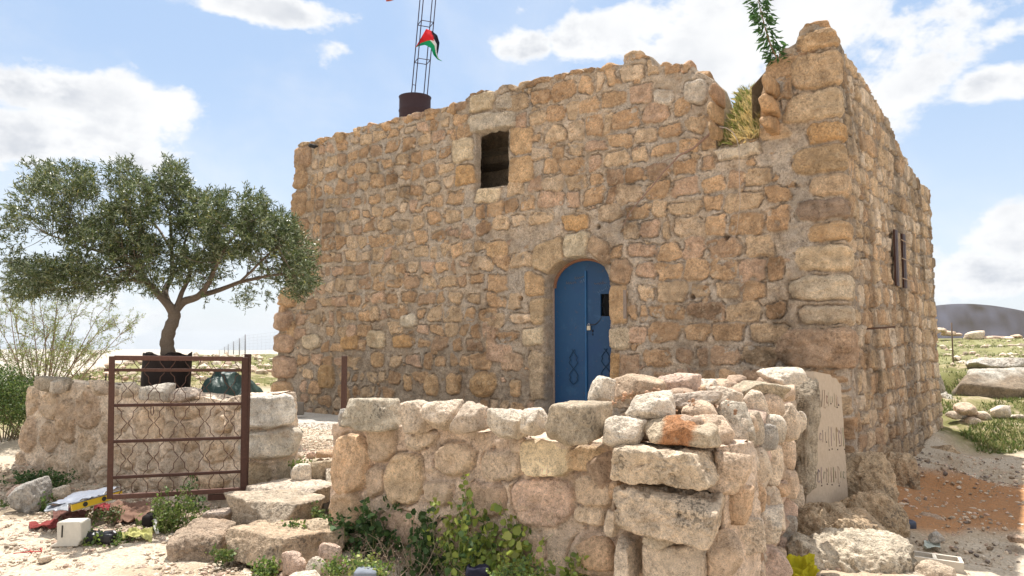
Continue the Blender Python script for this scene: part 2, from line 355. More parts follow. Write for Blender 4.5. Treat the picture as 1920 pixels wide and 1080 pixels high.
# ------------------------------------------------------------------ masonry sheets
PAL_WARM = [((.52,.36,.22), 4), ((.56,.43,.29), 4), ((.45,.30,.18), 2.5), ((.60,.48,.35), 1.2), ((.40,.28,.19), 1), ((.52,.37,.27), 2)]
PAL_PALE = [((.60,.49,.36), 4), ((.55,.43,.29), 4), ((.47,.34,.22), 3), ((.64,.56,.45), 3), ((.42,.30,.2), 1)]
def pick(rng, pal):
    w = np.array([p[1] for p in pal], float); c = np.array(pal[rng.choice(len(pal), p=w/w.sum())][0]); c = c*.85+np.array([.56,.44,.31])*.15; return c*rng.uniform(.86, 1.12)*np.array([1.05, .985, .945])
def raster(S, Z, stones, seed, mortar, warp=.016):
    """S: (m,) column positions, Z: (n,m). returns height, colour"""
    n, m = Z.shape; H = np.zeros((n, m)); MK = np.zeros((n, m)); RG = np.zeros((n, m)); COL = np.tile(np.asarray(mortar, float), (n, m, 1))
    S2 = np.broadcast_to(S, (n, m)); P = np.stack([S2.ravel(), Z.ravel(), np.zeros(n*m)], -1)
    wx = (fbm(P, 7, 3, seed+50)*warp*1.5).reshape(n, m); wz = (fbm(P+9.1, 7, 3, seed+60)*warp*1.5).reshape(n, m)
    wf = (fbm(P, 32, 2, seed+70)*.006).reshape(n, m)
    lum = fbm(P, 11, 4, seed+80).reshape(n, m); rdg = -np.abs(fbm(P, 9, 4, seed+85)).reshape(n, m)+.25; lum2 = fbm(P, 4, 3, seed+81).reshape(n, m)
    for st in stones:
        poly = np.asarray(st['p'], float); c = poly.mean(0)
        a = np.arctan2(poly[:, 1]-c[1], poly[:, 0]-c[0]); poly = poly[np.argsort(a)]
        j0, j1 = np.searchsorted(S, poly[:, 0].min()-.05), np.searchsorted(S, poly[:, 0].max()+.05)
        if j1-j0 < 1: continue
        zz = Z[:, j0:j1]; rows = np.where((zz.max(1) > poly[:, 1].min()-.05) & (zz.min(1) < poly[:, 1].max()+.05))[0]
        if len(rows) == 0: continue
        i0, i1 = rows[0], rows[-1]+1; sl_ = (slice(i0, i1), slice(j0, j1))
        x = S2[sl_]+wx[sl_]; z = Z[sl_]+wz[sl_]; e = st.get('e', .05); acc = 0; q = 7
        sdm = np.full(x.shape, -1e9)
        for k in range(len(poly)):
            A, B = poly[k], poly[(k+1) % len(poly)]; d = B-A; L = np.hypot(*d)+1e-9; nn = np.array([d[1], -d[0]])/L
            dd = (x-A[0])*nn[0]+(z-A[1])*nn[1]; inr = max(-((c-A)@nn), .01)
            acc = acc+np.clip(1+dd/inr, 0, None)**st.get('q', 6); sdm = np.maximum(sdm, dd)
        rad = acc**(1/st.get('q', 6)); minr = st.get('r', .1)
        sdv = (rad-1)*minr+wf[sl_]+.042*np.clip(lum2[sl_]+.5*lum[sl_]-.10, -.12, .5)*st.get('sm', 1)
        t = np.clip(-sdv/e, 0, 1); h = st['b']*(1-(1-t)**2.2)
        tx, tz = st.get('t', (0, 0)); h = h+t*((x-c[0])*tx+(z-c[1])*tz)+t*(.016*lum[sl_]+.022*(rdg[sl_]-.25))*st.get('ro', 1)
        RG[sl_] = np.maximum(RG[sl_], np.exp(-((sdv-.006)/.0075)**2)); mk = ss(-sdv, -.003, .007); upd = (mk > MK[sl_]*.999) & (mk > 0) & (h > H[sl_]-.002)
        H[sl_] = np.where(upd, h, H[sl_]); MK[sl_] = np.where(upd, mk, MK[sl_])
        col = np.asarray(st['c'])*(1+.22*lum[sl_]+.15*lum2[sl_])[..., None]
        mo = np.asarray(mortar)*(1+.12*lum[sl_])[..., None]
        COL[sl_] = np.where(upd[..., None], mo*(1-mk[..., None])+col*mk[..., None], COL[sl_])
    base = MK < .01; COL = np.where(base[..., None], np.asarray(mortar)*(1+.16*lum+.14*lum2)[..., None], COL)
    H = H+(1-MK)*(.022*lum+.016*lum2+.012*rdg)-.045*RG*(1-ss(MK, .6, 1))*ss(lum+.6*lum2, -.12, .22)
    H = H+.0065*fbm(P, 42, 3, seed+90).reshape(n, m)
    return H, COL, MK
def auto_stones(rng, s0, s1, z0, z1, rowh, wid, gap, pal, bulge=(.02,.045), slope=0, excl=(), jag=.02, vert=.0):
    out = []; z = z0
    while z < z1:
        h = rng.uniform(*rowh); s = s0+rng.uniform(-.1, .1)
        while s < s1:
            w = rng.uniform(*wid)*(1.0 if rng.random() > .12 else .55); gp = rng.uniform(*gap)
            zc_ = z+slope*(s-s0)+.03*math.sin(s*1.3+z*2.1)
            hh = h-gp*rng.uniform(.7, 1.2); ww = w-gp*.8
            if rng.random() < .15: hh *= rng.uniform(.7, .9)
            cx, cz = s+w/2, zc_+h/2
            if not any(a-.02 < cx < b+.02 and c-.02 < cz < d+.02 for (a, b, c, d) in excl):
                k = rng.integers(5, 9); poly = []
                j = lambda: rng.uniform(-jag, jag)
                ch = rng.uniform(.05, .24)
                for (sx, sz) in ((-1, -1), (1, -1), (1, 1), (-1, 1)):
                    x0, z0_ = cx+sx*ww/2+j(), cz+sz*hh/2+j()
                    cc = ch*rng.uniform(.5, 1.4)
                    poly += [(x0-sx*ww*cc*.6, z0_), (x0, z0_-sz*hh*cc*.8)]
                r = min(ww, hh)/2
                out.append(dict(p=poly, b=rng.uniform(*bulge), c=pick(rng, pal), e=rng.uniform(.010, .030), r=r, q=rng.uniform(9, 20), t=(rng.uniform(-.09, .09), rng.uniform(-.12, .12)), ro=rng.uniform(.7, 1.8)))
            s += w
        z += h
    return out
def bbox_of(poly, m=.03):
    p = np.asarray(poly); return (p[:, 0].min()-m, p[:, 0].max()+m, p[:, 1].min()-m, p[:, 1].max()+m)
def sp(conv, pts, c, b=.035, e=.035, q=8, **k):
    poly = [conv(*p) for p in pts]; P = np.asarray(poly); w = (P.max(0)-P.min(0)).min()/2
    return dict(p=poly, b=b, c=np.asarray(c), e=e, r=w, q=q, **k)
def quad(x0, y0, x1, y1, ch=.14):
    w, h = (x1-x0)*ch, (y1-y0)*ch
    return [(x0+w, y0), (x1-w, y0), (x1, y0+h), (x1, y1-h), (x1-w, y1), (x0+w, y1), (x0, y1-h), (x0, y0+h)]
# ------------------------------------------------------------------ the stone house
TOPF = [(557,272),(600,262),(628,254),(664,247),(668,238),(690,236),(720,230),(750,219),(800,207),(835,200),(870,188),(880,180),(905,172),(935,170),(942,160),(962,158),(968,168),(1000,150),(1030,144),(1060,138),(1110,128),(1168,121),(1174,108),(1195,101),(1218,104),(1224,124),(1240,126),(1262,120),(1290,122),(1302,134),(1318,140),(1336,152),(1343,175),(1346,285),(1384,272),(1424,262),(1429,185),(1438,120),(1458,112),(1466,92),(1492,84),(1500,62),(1512,50),(1535,46),(1556,55)]
TOPR = [(1563,72),(1575,88),(1591,111),(1610,142),(1628,167),(1645,197),(1660,222),(1672,250),(1683,278),(1698,303),(1711,324),(1725,345)]
def house():
    rng = np.random.default_rng(5); random.seed(5)
    root = thing('stone_house', 'old flat-roofed stone house with an arched blue door and a broken parapet', 'house', (float(CX[0]), float(CX[1]), 0))
    tf = sorted(fp(*p) for p in TOPF); tr = [(s, z) for s, z in (rp(*p) for p in TOPR) if s <= LF+LR+.3]
    xs = [-LR*1.02-.001]+[-.1]+[p[0] for p in tf]+[p[0] for p in tr]; zs = [4.9, tf[0][1]]+[p[1] for p in tf]+[p[1] for p in tr]
    o_ = np.argsort(xs); xs = np.array(xs)[o_]; zs = np.array(zs)[o_]
    print('TOP', [(round(a, 2), round(b, 2)) for a, b in zip(xs, zs)][::4])
    LBK = np.hypot(*(PD-PB))
    S = np.concatenate([np.arange(-LR*1.02, -.35, .08), np.arange(-.35, LF+.3, .0115), np.arange(LF+.3, LF+LR, .019), np.arange(LF+LR, LF+LR+LBK, .1), [LF+LR+LBK]])
    m = len(S)
    def base(s):
        s = np.asarray(s)[:, None]
        P = np.where(s < 0, PA+(-RD)*s*-1*-1, 0)
        P = np.where(s < 0, PA-RD*s, np.where(s < LF, PA-U*s, np.where(s < LF+LR, CX+RD*(s-LF), PB+(PD-PB)*(s-LF-LR)/LBK)))
        return P
    P = base(S)
    def nrm(s):
        s = np.asarray(s)[:, None]; k = lambda c, w: ss(s, c-w, c+w)
        N = NL*(1-k(0, .1))+NF*k(0, .1)*(1-k(LF, .09))+NR*k(LF, .09)*(1-k(LF+LR, .1))+NB*k(LF+LR, .1)
        return N/np.linalg.norm(N, axis=1)[:, None]
    N = nrm(S)
    ztop = np.interp(S, xs, zs, right=zs[-1]); bw = .30+.08*np.sin(np.floor(S/.31)*2.7); ztop = ztop+.022*fbm(np.stack([S, S*0, S*0], -1), 5, 3, 4)+(.05*np.abs(np.sin(np.pi*(S+.05*np.sin(S*3))/.31))**.5-.03)*(np.sin(np.floor(S/.31)*5.1)*.5+.6)*(S > 0)*(S < LF+LR)
    back = S > LF+LR; ztop = np.where(back, 4.3+(4.9-4.3)*ss(S, LF+LR, LF+LR+LBK), ztop)
    zb = np.full(m, -.6)
    nr = 500; v = np.linspace(0, 1, nr)[:, None]; ZR = np.maximum(np.interp(S, [-6, 0, 9.2, LF, LF+.4, LF+LR, 30], [5.3, 5.45, 5.6, 5.6, 5.5, 4.6, 5.2]), ztop)+.02; Z = np.minimum(zb+v*(ZR-zb), ztop)
    # --- openings on the front (s, z)
    dx0, _ = fp(1027, 600); dx1, _ = fp(1147, 600); _, dzt = fp(1090, 482); _, dz0 = fp(1036, 757); print('DOOR', dx0, dx1, dz0, dzt)
    dr = (dx1-dx0)/2; dcx = (dx0+dx1)/2; dzs = dzt-dr*.8
    wx0, wz1 = fp(893, 250); wx1, wz0 = fp(953, 347); print('WIN', wx0, wx1, wz0, wz1)
    qx0, qz1 = rp(1667, 437); qx1, qz0 = rp(1693, 541); print('RWIN', qx0, qx1, qz0, qz1)
    MORT = (.50, .40, .305)
    St = []; ex = [(wx0, wx1, wz0, wz1), (dx0, dx1, 0, dzt)]
    def add(conv, pts, c, **k): St.append(sp(conv, pts, c, **k)); ex.append(bbox_of(St[-1]['p'], .02))
    pale, och, warm, dk = (.68,.54,.37), (.60,.40,.23), (.55,.34,.17), (.36,.26,.18)
    # lintel and window surround
    add(fp, [(877,222),(905,212),(965,207),(968,238),(940,246),(884,252)], (.64,.54,.42), b=.06, e=.03)
    add(fp, [(882,183),(908,172),(926,172),(928,205),(900,211),(880,214)], pale, b=.05)
    add(fp, [(930,178),(960,170),(964,203),(932,206)], (.55,.46,.36))
    add(fp, [(846,262),(890,258),(892,300),(850,308)], pale); add(fp, [(858,312),(892,306),(894,346),(856,350)], warm)
    add(fp, [(958,240),(1000,236),(1000,285),(958,290)], och); add(fp, [(956,295),(1002,290),(1002,340),(954,348)], och)
    add(fp, [(896,352),(944,348),(940,380),(890,384)], pale)
    # door arch (traced)
    add(fp, [(1058,438),(1108,434),(1104,484),(1062,486)], (.62,.51,.36), b=.05, e=.03)
    add(fp, [(1056,406),(1106,402),(1104,430),(1058,436)], warm)
    add(fp, [(1006,462),(1040,446),(1057,440),(1060,488),(1028,518),(1000,502)], (.55,.40,.25), b=.045, e=.03)
    add(fp, [(1110,440),(1135,446),(1150,468),(1146,505),(1130,492),(1106,484)], (.50,.35,.23), b=.045, e=.03)
    add(fp, [(1150,490),(1178,480),(1192,505),(1184,535),(1148,528)], (.46,.31,.2), b=.045)
    add(fp, [(984,514),(1000,508),(1026,524),(1026,556),(992,556)], och, b=.04); add(fp, [(996,560),(1026,560),(1026,608),(1000,608)], (.55,.40,.25), b=.04)
    add(fp, [(984,616),(1024,612),(1024,648),(984,650)], pale, b=.05); add(fp, [(998,654),(1026,654),(1026,750),(998,748)], (.53,.40,.27), b=.045)
    add(fp, [(1147,536),(1180,534),(1180,606),(1147,608)], och, b=.04); add(fp, [(1146,614),(1184,612),(1186,652),(1146,656)], (.60,.48,.34), b=.045)
    add(fp, [(1146,662),(1165,662),(1165,712),(1146,716)], warm, b=.04); add(fp, [(1167,664),(1204,664),(1204,712),(1168,712)], (.48,.32,.21), b=.035)
    # notch sill, big round stone and others
    add(fp, [(1337,284),(1420,264),(1430,270),(1430,288),(1400,298),(1340,306)], (.64,.54,.42), b=.06, e=.03)
    add(fp, quad(1284,150,1328,196), (.62,.53,.43), b=.05); add(fp, quad(1226,168,1264,198), (.62,.53,.43), b=.04)
    add(fp, [(886,715),(905,695),(935,698),(941,722),(928,746),(905,744),(888,732)], (.50,.33,.18), b=.11, e=.09)
    add(fp, quad(602,682,634,728), (.48,.31,.16), b=.05); add(fp, quad(568,626,608,656), (.60,.48,.34), b=.04); add(fp, quad(644,628,680,654), warm, b=.04)
    add(fp, quad(740,625,782,652), warm, b=.04); add(fp, quad(694,620,730,654), pale, b=.05); add(fp, quad(756,588,790,614), (.62,.53,.41), b=.05)
    add(fp, quad(945,660,985,696), (.52,.36,.24), b=.03); add(fp, quad(915,452,955,484), och, b=.03)
    for q in ((700,660,724,690),(762,700,780,735),(845,700,872,738),(803,702,830,742),(962,712,982,742),(540,600,556,636)): add(fp, quad(*q), och, b=.05, e=.05)
    # quoins on the near corner, wrapping round
    qz = [(52,88,.42,.2),(92,160,.5,.28),(164,222,.62,.2),(228,266,.34,.3),(272,322,.5,.2),(328,368,.3,.32),(374,412,.46,.2),(418,452,.34,.3),(458,510,.5,.26),(516,566,.62,.3),(572,610,.5,.24),(616,690,.75,.3)]
    cols = [och,(.60,.42,.26),(.58,.43,.28),warm,(.50,.35,.21),(.60,.43,.28),(.36,.26,.19),och,(.66,.50,.33),(.68,.55,.40),(.64,.51,.37),(.54,.37,.25)]
    for (y0, y1, a, bq), cq in zip(qz, cols):
        z1, z0 = fp(1560, y0)[1], fp(1560, y1)[1]; e_ = LF+.01
        pl = [(e_-a+.05, z0), (e_+bq-.04, z0), (e_+bq, z0+.05), (e_+bq, z1-.05), (e_+bq-.04, z1), (e_-a+.05, z1), (e_-a, z1-.05), (e_-a, z0+.05)]
        St.append(dict(p=pl, b=.055, c=np.array(cq), e=.05, r=(z1-z0)/2, q=7, ro=1.5)); ex.append(bbox_of(pl))
    # far-left quoins
    y = 276; k = 0
    for h in (46, 38, 50, 44, 40, 42, 46, 44, 42, 48, 50, 46):
        if y > 740: break
        z1, z0 = fp(560, y)[1], fp(560, y+h-6)[1]; a = rng.uniform(.3, .55); bq = .25
        pl = [(-bq, z0), (a-.05, z0), (a, z0+.05), (a, z1-.05), (a-.05, z1), (-bq, z1)]
        St.append(dict(p=pl, b=.06 if y < 520 else .11, c=pick(rng, PAL_WARM), e=.07, r=(z1-z0)/2, q=6, ro=1.5)); ex.append(bbox_of(pl)); y += h
    # field stones
    St += auto_stones(rng, .1, 4.9, -.2, 5.7, (.215, .28), (.20, .42), (.045, .095), PAL_WARM, (.012, .038), excl=ex, jag=.035)
    St += auto_stones(rng, 4.75, LF-.12, -.2, 5.8, (.235, .31), (.24, .50), (.025, .065), PAL_WARM, (.012, .034), excl=ex, jag=.03)
    St += auto_stones(rng, LF+.2, LF+LR, -.5, 5.6, (.20, .30), (.2, .44), (.02, .06), PAL_PALE, (.012, .035), excl=ex+[(qx0, qx1, qz0, qz1)], jag=.03)
    for _ in range(900):
        cx, cz = rng.uniform(.2, LF+LR-.1), rng.uniform(0, 5.6); r_ = rng.uniform(.03, .075); k_ = rng.integers(5, 7); an = np.sort(rng.uniform(0, 6.28, k_))
        if any(a < cx < b and c < cz < d for (a, b, c, d) in ex+[(qx0, qx1, qz0, qz1)]): continue
        if np.diff(an).max() > 2.6: continue
        St.append(dict(p=[(cx+r_*1.3*math.cos(a), cz+r_*.8*math.sin(a)) for a in an], b=rng.uniform(.008, .02), c=pick(rng, PAL_WARM), e=.015, r=r_*.7, q=12, sm=.3))
    St += auto_stones(rng, -LR, -.2, -.2, 5.6, (.25, .32), (.4, .6), (.03, .05), PAL_WARM, (.03, .05))
    St += auto_stones(rng, LF+LR+.1, LF+LR+LBK, -.2, 5.2, (.25, .32), (.4, .6), (.03, .05), PAL_WARM, (.03, .05))
    H, COL, MK = raster(S, Z, St, 3, MORT, .02)
    P3 = np.stack([np.broadcast_to(S, Z.shape).ravel(), Z.ravel(), np.zeros(Z.size)], -1)
    H = H+(.035*fbm(P3, .9, 3, 61)).reshape(Z.shape)
    # grey mortar smears and damp staining near the corner foot (fixed stains)
    big = fbm(P3, .8, 4, 71).reshape(Z.shape); S2 = np.broadcast_to(S, Z.shape)
    st = np.exp(-((S2-(LF-1.05))/.75)**2)*ss(-Z, -2.6, -1.3)*ss(fbm(P3, 2.6, 4, 77).reshape(Z.shape), -.25, .35)
    sx_, sz_ = fp(1320, 565); sx2, sz2 = fp(1200, 430); nn_ = ss(fbm(P3, 3.4, 5, 97).reshape(Z.shape), -.15, .3)
    st4 = (np.exp(-((S2-sx_)/.42)**2-((Z-sz_)/.38)**2)+.6*np.exp(-((S2-sx2)/.3)**2-((Z-sz2)/.5)**2)+.55*np.exp(-((S2-LF+.72)/.22)**2)*ss(-Z, -4.6, -3.2))*nn_*.75
    COL *= (1-.72*np.clip(st+st4, 0, 1))[..., None]
    st2 = ss(fbm(P3*np.array([1, .5, 1]), 1.3, 5, 78).reshape(Z.shape), .12, .45)*ss(fbm(P3, 5, 4, 83).reshape(Z.shape), -.2, .3); COL *= (1-.36*st2)[..., None]*np.array([1, .96, .92])**st2[..., None]
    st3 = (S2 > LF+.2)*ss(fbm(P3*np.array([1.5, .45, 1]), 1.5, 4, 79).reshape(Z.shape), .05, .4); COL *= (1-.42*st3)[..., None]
    gm = ss(fbm(P3*np.array([1, .6, 1]), 3.1, 4, 88).reshape(Z.shape), .0, .35)*(1-MK); COL = COL*(1-.55*gm[..., None])+np.array([.50, .435, .37])*.55*gm[..., None]
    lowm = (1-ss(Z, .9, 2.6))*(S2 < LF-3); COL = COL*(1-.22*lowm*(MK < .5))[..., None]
    COL *= (1+.16*big)[..., None]
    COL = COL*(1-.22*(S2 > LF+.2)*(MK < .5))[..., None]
    # batter
    H = H+.02*np.clip(5.3-Z, 0, 6)/1.0
    # recesses
    arch = np.where(Z > dzs, np.hypot(S2-dcx, (Z-dzs)/.8*1.0)-dr, np.abs(S2-dcx)-dr)+.012*big
    door = ss(-arch, -.012, .012)*(S2 > 0)
    H = H-door*.36
    nb = .012*fbm(P3, 9, 2, 91).reshape(Z.shape)
    wd = np.maximum(np.abs(S2-(wx0+wx1)/2)-(wx1-wx0)/2, np.abs(Z-(wz0+wz1)/2)-(wz1-wz0)/2)+nb
    H = H-ss(-wd, -.01, .014)*.12; holes = wd < -.012
    rw = np.maximum(np.abs(S2-(qx0+qx1)/2)-(qx1-qx0)/2, np.abs(Z-(qz0+qz1)/2)-(qz1-qz0)/2)+nb
    H = H-ss(-rw, -.01, .014)*.22
    for (px, py, conv) in ((1124,426,fp),(1366,447,fp),(1302,558,fp),(980,560,fp)):
        a, b = conv(px, py); H = H-.12*ss(-np.hypot(S2-a, Z-b), -.045, -.02)
    inset = (np.interp(Z, [0, 2.25, 2.5, 2.6, 4.1, 5.4], [.02, .04, .10, .17, .28, .36])+.05)*(1-ss(S2, .1, 1.3)); X = P[:, 0]+N[:, 0]*H-U[0]*inset; Y = P[:, 1]+N[:, 1]*H-U[1]*inset; ins_t = inset[-1]
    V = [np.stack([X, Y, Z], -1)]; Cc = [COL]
    # top of the wall: cap rows going inwards, then down to the roof; earth slope in the breach
    n0, n1_ = fp(1346, 285)[0], fp(1428, 262)[0]; inn = ss(S, n0-.04, n0+.04)*(1-ss(S, n1_-.04, n1_+.04))
    zin = np.where(inn > .5, 5.02, ztop)
    for d_ in (.02, .06, .12, .2, .3, .42, .55, .7, .85, 1.0):
        q = d_/1.0; zz = ztop*(1-inn)+(ztop+(5.05-ztop)*min(1, q*1.05))*inn
        pp = np.stack([P[:, 0], P[:, 1], zz], -1); rough = .05*fbm(pp, 4, 3, 12)+.02*fbm(pp, 14, 2, 15)
        drop = (0 if d_ < .65 else (d_-.6)*.9)*(1-inn)
        Hd = H[-1]*(1-min(1, d_*5))-d_
        V.append(np.stack([P[:, 0]+N[:, 0]*Hd-U[0]*ins_t, P[:, 1]+N[:, 1]*Hd-U[1]*ins_t, zz+rough*min(1, d_*6)-drop+.02*np.sin(min(1, d_*4)*3.14)], -1)[None])
        capc = np.array([.50, .41, .31])*(1+.3*fbm(pp, 6, 3, 18))[:, None]; earth = np.array([.46, .36, .25])*(1+.3*fbm(pp, 6, 3, 19))[:, None]
        Cc.append((capc*(1-inn[:, None])+earth*inn[:, None])[None])
    for zz in (3.6, .6):                                        # inner face of the wall
        V.append(np.stack([P[:, 0]-N[:, 0]*1.0, P[:, 1]-N[:, 1]*1.0, np.full(m, zz)], -1)[None]); Cc.append(np.tile(np.array([.36, .27, .18]), (1, m, 1)))
    V = np.concatenate(V); Cc = np.concatenate(Cc); n = len(V)
    i = np.arange(n-1)[:, None]*m; j = np.arange(m-1)[None]; F = np.stack([i+j, i+j+1, i+m+j+1, i+m+j], -1)
    keep = np.ones((n-1, m-1), bool); hh = holes[:-1, :-1] & holes[1:, 1:]; keep[:nr-1] &= ~hh; zt_ = ztop[None]-1e-6; cl = Z >= zt_; keep[:nr-1] &= ~(cl[:-1, :-1] & cl[1:, :-1] & cl[:-1, 1:] & cl[1:, 1:])
    F = F[keep].reshape(-1, 4)
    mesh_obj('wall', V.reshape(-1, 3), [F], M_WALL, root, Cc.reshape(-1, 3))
    # roof: earth-and-lime slab filling the inside
    rb = MB(); q = [PA+(-NF-NL)*.7, CX+(-NF-NR)*.7, PB+(-NR-NB)*.7, PD+(-NL-NB)*.7]
    zr = [4.85, 4.85, 3.85, 4.5]; nn = 24; VV = []
    for a in range(nn+1):
        for b in range(nn+1):
            ua, ub = a/nn, b/nn; p = (q[0]*(1-ua)+q[1]*ua)*(1-ub)+(q[3]*(1-ua)+q[2]*ua)*ub; z = (zr[0]*(1-ua)+zr[1]*ua)*(1-ub)+(zr[3]*(1-ua)+zr[2]*ua)*ub
            VV.append((p[0], p[1], z))
    VV = np.array(VV); VV[:, 2] += .05*fbm(VV, 1.2, 3, 7); bot = VV.copy(); bot[:, 2] -= .25
    i = np.arange(nn)[:, None]*(nn+1); j = np.arange(nn)[None]; Fq = np.stack([i+j, i+nn+1+j, i+nn+2+j, i+j+1], -1).reshape(-1, 4)
    rb.add(VV, [Fq], (.5, .44, .36)); rb.add(bot, [Fq[:, ::-1]], (.3, .25, .2)); rb.build('roof', M_BED, root)
    # --- door
    def fpt(s, z, d=0): p = PA-U*s+NF*d; return np.array([p[0], p[1], z])
    ux = np.array([*(-U), 0.]); nf = np.array([*NF, 0.]); uz = np.array([0, 0, 1.]); Rm = np.stack([ux, nf, uz], 1)
    dd = .02*(5.3-2)-.245
    w = dr*2+.06; xl = dcx-w/2; xr = dcx+w/2; zb_ = dz0-.12; mid = dcx+.02*w
    blue = (.010, .066, .17); blue2 = (.009, .055, .145)
    lf = []
    for (a, b, cc) in ((xl, mid, blue), (mid, xr, blue2)):
        mb = MB(); off = .0 if cc is blue else .012; nseg = 14; top = []
        xsn = np.linspace(a, b, nseg+1)
        tz = dzs+.8*np.sqrt(np.clip((dr+.05)**2-(xsn-dcx)**2, 0, None))
        Vv = np.array([fpt(x, z, dd+off+o2) for o2 in (0, -.035) for x, z in [(x, zb_) for x in xsn]+[(x, z) for x, z in zip(xsn, tz)]])
        k = nseg+1; ii = np.arange(nseg); Ff = np.stack([ii, ii+1, k+ii+1, k+ii], -1); Fb = (Ff+2*k)[:, ::-1]
        side = [[0, k, 3*k, 2*k], [k-1, 3*k-1, 4*k-1, 2*k-1]]; Ft = np.stack([k+ii, k+ii+1, 3*k+ii+1, 3*k+ii], -1)
        # window opening in the right leaf is cut by building that leaf from strips
        if cc is blue: mb.add(Vv, [Ff, Fb, side, Ft], cc)
        else:
            gx0, gzt = fp(1117, 550); gx1, gzb = fp(1141, 592); gx0 -= .015; gx1 -= .015
            def strip(x0, x1, zl, zh): c = fpt((x0+x1)/2, (zl+zh)/2, dd+off-.0175); mb.box(c, ((x1-x0)/2, .0175, (zh-zl)/2), Rm, cc)
            strip(a, gx0, zb_, gzt); strip(gx1, b, zb_, gzt); strip(gx0, gx1, zb_, gzb)
            xsn = np.linspace(a, b, nseg+1); V2 = Vv.copy()
            V2[:k] = [fpt(x, gzt, dd+off) for x in xsn]; V2[2*k:3*k] = [fpt(x, gzt, dd+off-.035) for x in xsn]
            mb.add(V2, [Ff, Fb, side, Ft], cc)
        lf.append(mb)
    door = bpy.data.objects.new('door', None); C.objects.link(door); door.parent = root
    dl = fpt(dcx, zb_, dd); door.location = Vector(dl)-Vector(root.location)
    def padopt(o, base_loc): o.matrix_parent_inverse = Matrix.Translation(-Vector(base_loc))
    MDOOR, nt, b, g = new_mat('door_blue_paint', .45, .45)
    tc = nt.nodes.new('ShaderNodeTexCoord'); v = tc.outputs['Object']; a_ = nt.nodes.new('ShaderNodeAttribute'); a_.attribute_name = 'col'
    nA = g.noise(v, 5, 6, .7, .3); cc = g.mix(g.math('MULTIPLY', g.sstep(nA, .52, .7), .5), a_.outputs['Color'], (.035, .12, .24)); cc = g.mix(g.math('MULTIPLY', g.sstep(g.noise(v, 3, 5, .7), .5, .72), .5), cc, (.008, .05, .16))
    cc = g.mix(g.math('MULTIPLY', g.sstep(g.noise(v, 16, 7, .85), .58, .70), .8), cc, (.17, .10, .06)); g.lk(cc, b.inputs['Base Color'])
    bp = nt.nodes.new('ShaderNodeBump'); bp.inputs['Strength'].default_value = .35; bp.inputs['Distance'].default_value = .01; g.lk(g.noise(v, 4, 4, .5), bp.inputs['Height']); g.lk(bp.outputs[0], b.inputs['Normal'])
    def dpart(mb, name, mat, smooth=False):
        o = mb.build(name, mat, None, smooth); o.parent = door; padopt(o, dl); return o
    dpart(lf[0], 'door_leaf', MDOOR); rl = dpart(lf[1], 'door_leaf', MDOOR); rl['label'] = 'right blue door leaf with a small dark grille opening'
    mb = MB(); mb.box(fpt(mid+.004, (zb_+dzt)/2-.08, dd+.022), (.013, .012, (dzt-zb_)/2-.1), Rm, (.012, .1, .25)); dpart(mb, 'cover_strip', MDOOR)
    mb = MB(); mb.box(fpt(xl+.02, (zb_+dzs)/2, dd+.01), (.018, .02, (dzs-zb_)/2), Rm, (.45, .33, .26))
    pts = [fpt(dcx+(dr-.02)*math.cos(t), dzs+.8*(dr-.02)*math.sin(t), dd+.012) for t in np.linspace(.35, math.pi, 20)]; mb.tube(pts, .022, 5, (.30, .15, .09))
    dpart(mb, 'door_frame', M_RUST)
    # dark panel seen inside the grille + grille bars
    gc = ((gx0+gx1)/2, (gzb+gzt)/2); gw, gh = (gx1-gx0)/2, (gzt-gzb)/2
    mb = MB()
    for sx in (-1, 1):
        prof = [(1.0, 1), (.45, 1), (.35, .8), (.55, .6), (.55, .25), (.95, 0), (.55, -.25), (.55, -.6), (.35, -.8), (.45, -1), (1, -1)]
        mb.tube([fpt(gc[0]+sx*gw*a, gc[1]+gh*c2, dd-.005) for a, c2 in prof], .0035, 5, (.03, .035, .05))
    dpart(mb, 'grille', M_RUST)
    mb = MB(); mb.box(fpt(gc[0], gc[1], dd-.07), (gw+.03, .004, gh+.03), Rm, (.006, .006, .007)); dpart(mb, 'backing_panel', M_RUST)
    # scrollwork low on both leaves
    for cx_px, y0, y1 in ((1066, 652, 715), (1127, 650, 710)):
        a0, z1_ = fp(cx_px, y0); _, z0_ = fp(cx_px, y1); a0 -= .015; mb = MB(); hh = (z1_-z0_)
        for sx in (-1, 1):
            prof = [(0, 0), (.05, .06), (.085, .14), (.06, .2), (.09, .27), (.05, .38), (0, .47), (.05, .56), (.09, .66), (.055, .73), (.08, .8), (.04, .9), (.0, 1.0), (-.03, 1.05)]
            mb.tube([fpt(a0+sx*a*.8, z0_-.05+hh*t, dd+.02) for a, t in prof], .0055, 5, (.014, .045, .09))
        dpart(mb, 'scrollwork', M_RUST, True)
    # padlock, chain, keyhole plate
    ls, lz = fp(1097, 612); ls -= .015; pl = MB()
    pl.box(fpt(ls, lz-.02, dd+.045), (.024, .012, .03), Rm, (.62, .55, .42)); lock = dpart(pl, 'padlock', M_PAINT)
    pl = MB(); pl.tube([fpt(ls+.016*math.cos(t), lz+.015+.026*math.sin(t), dd+.045) for t in np.linspace(0, math.pi, 9)], .0045, 6, (.4, .4, .4)); sh = pl.build('shackle', M_PAINT, lock)
    pl = MB(); c0 = fpt(ls+.01, lz+.03, dd+.03); c1 = fpt(gx0+.03, gzb+.01, dd+.01)
    for t in np.linspace(0, 1, 14):
        p = c0*(1-t)+c1*t; p[2] -= .05*math.sin(t*math.pi); pl.tube([p-.008*ux-.004*uz, p+.008*ux+.004*uz], .0055, 5, (.05, .05, .06))
    dpart(pl, 'chain', M_RUST)
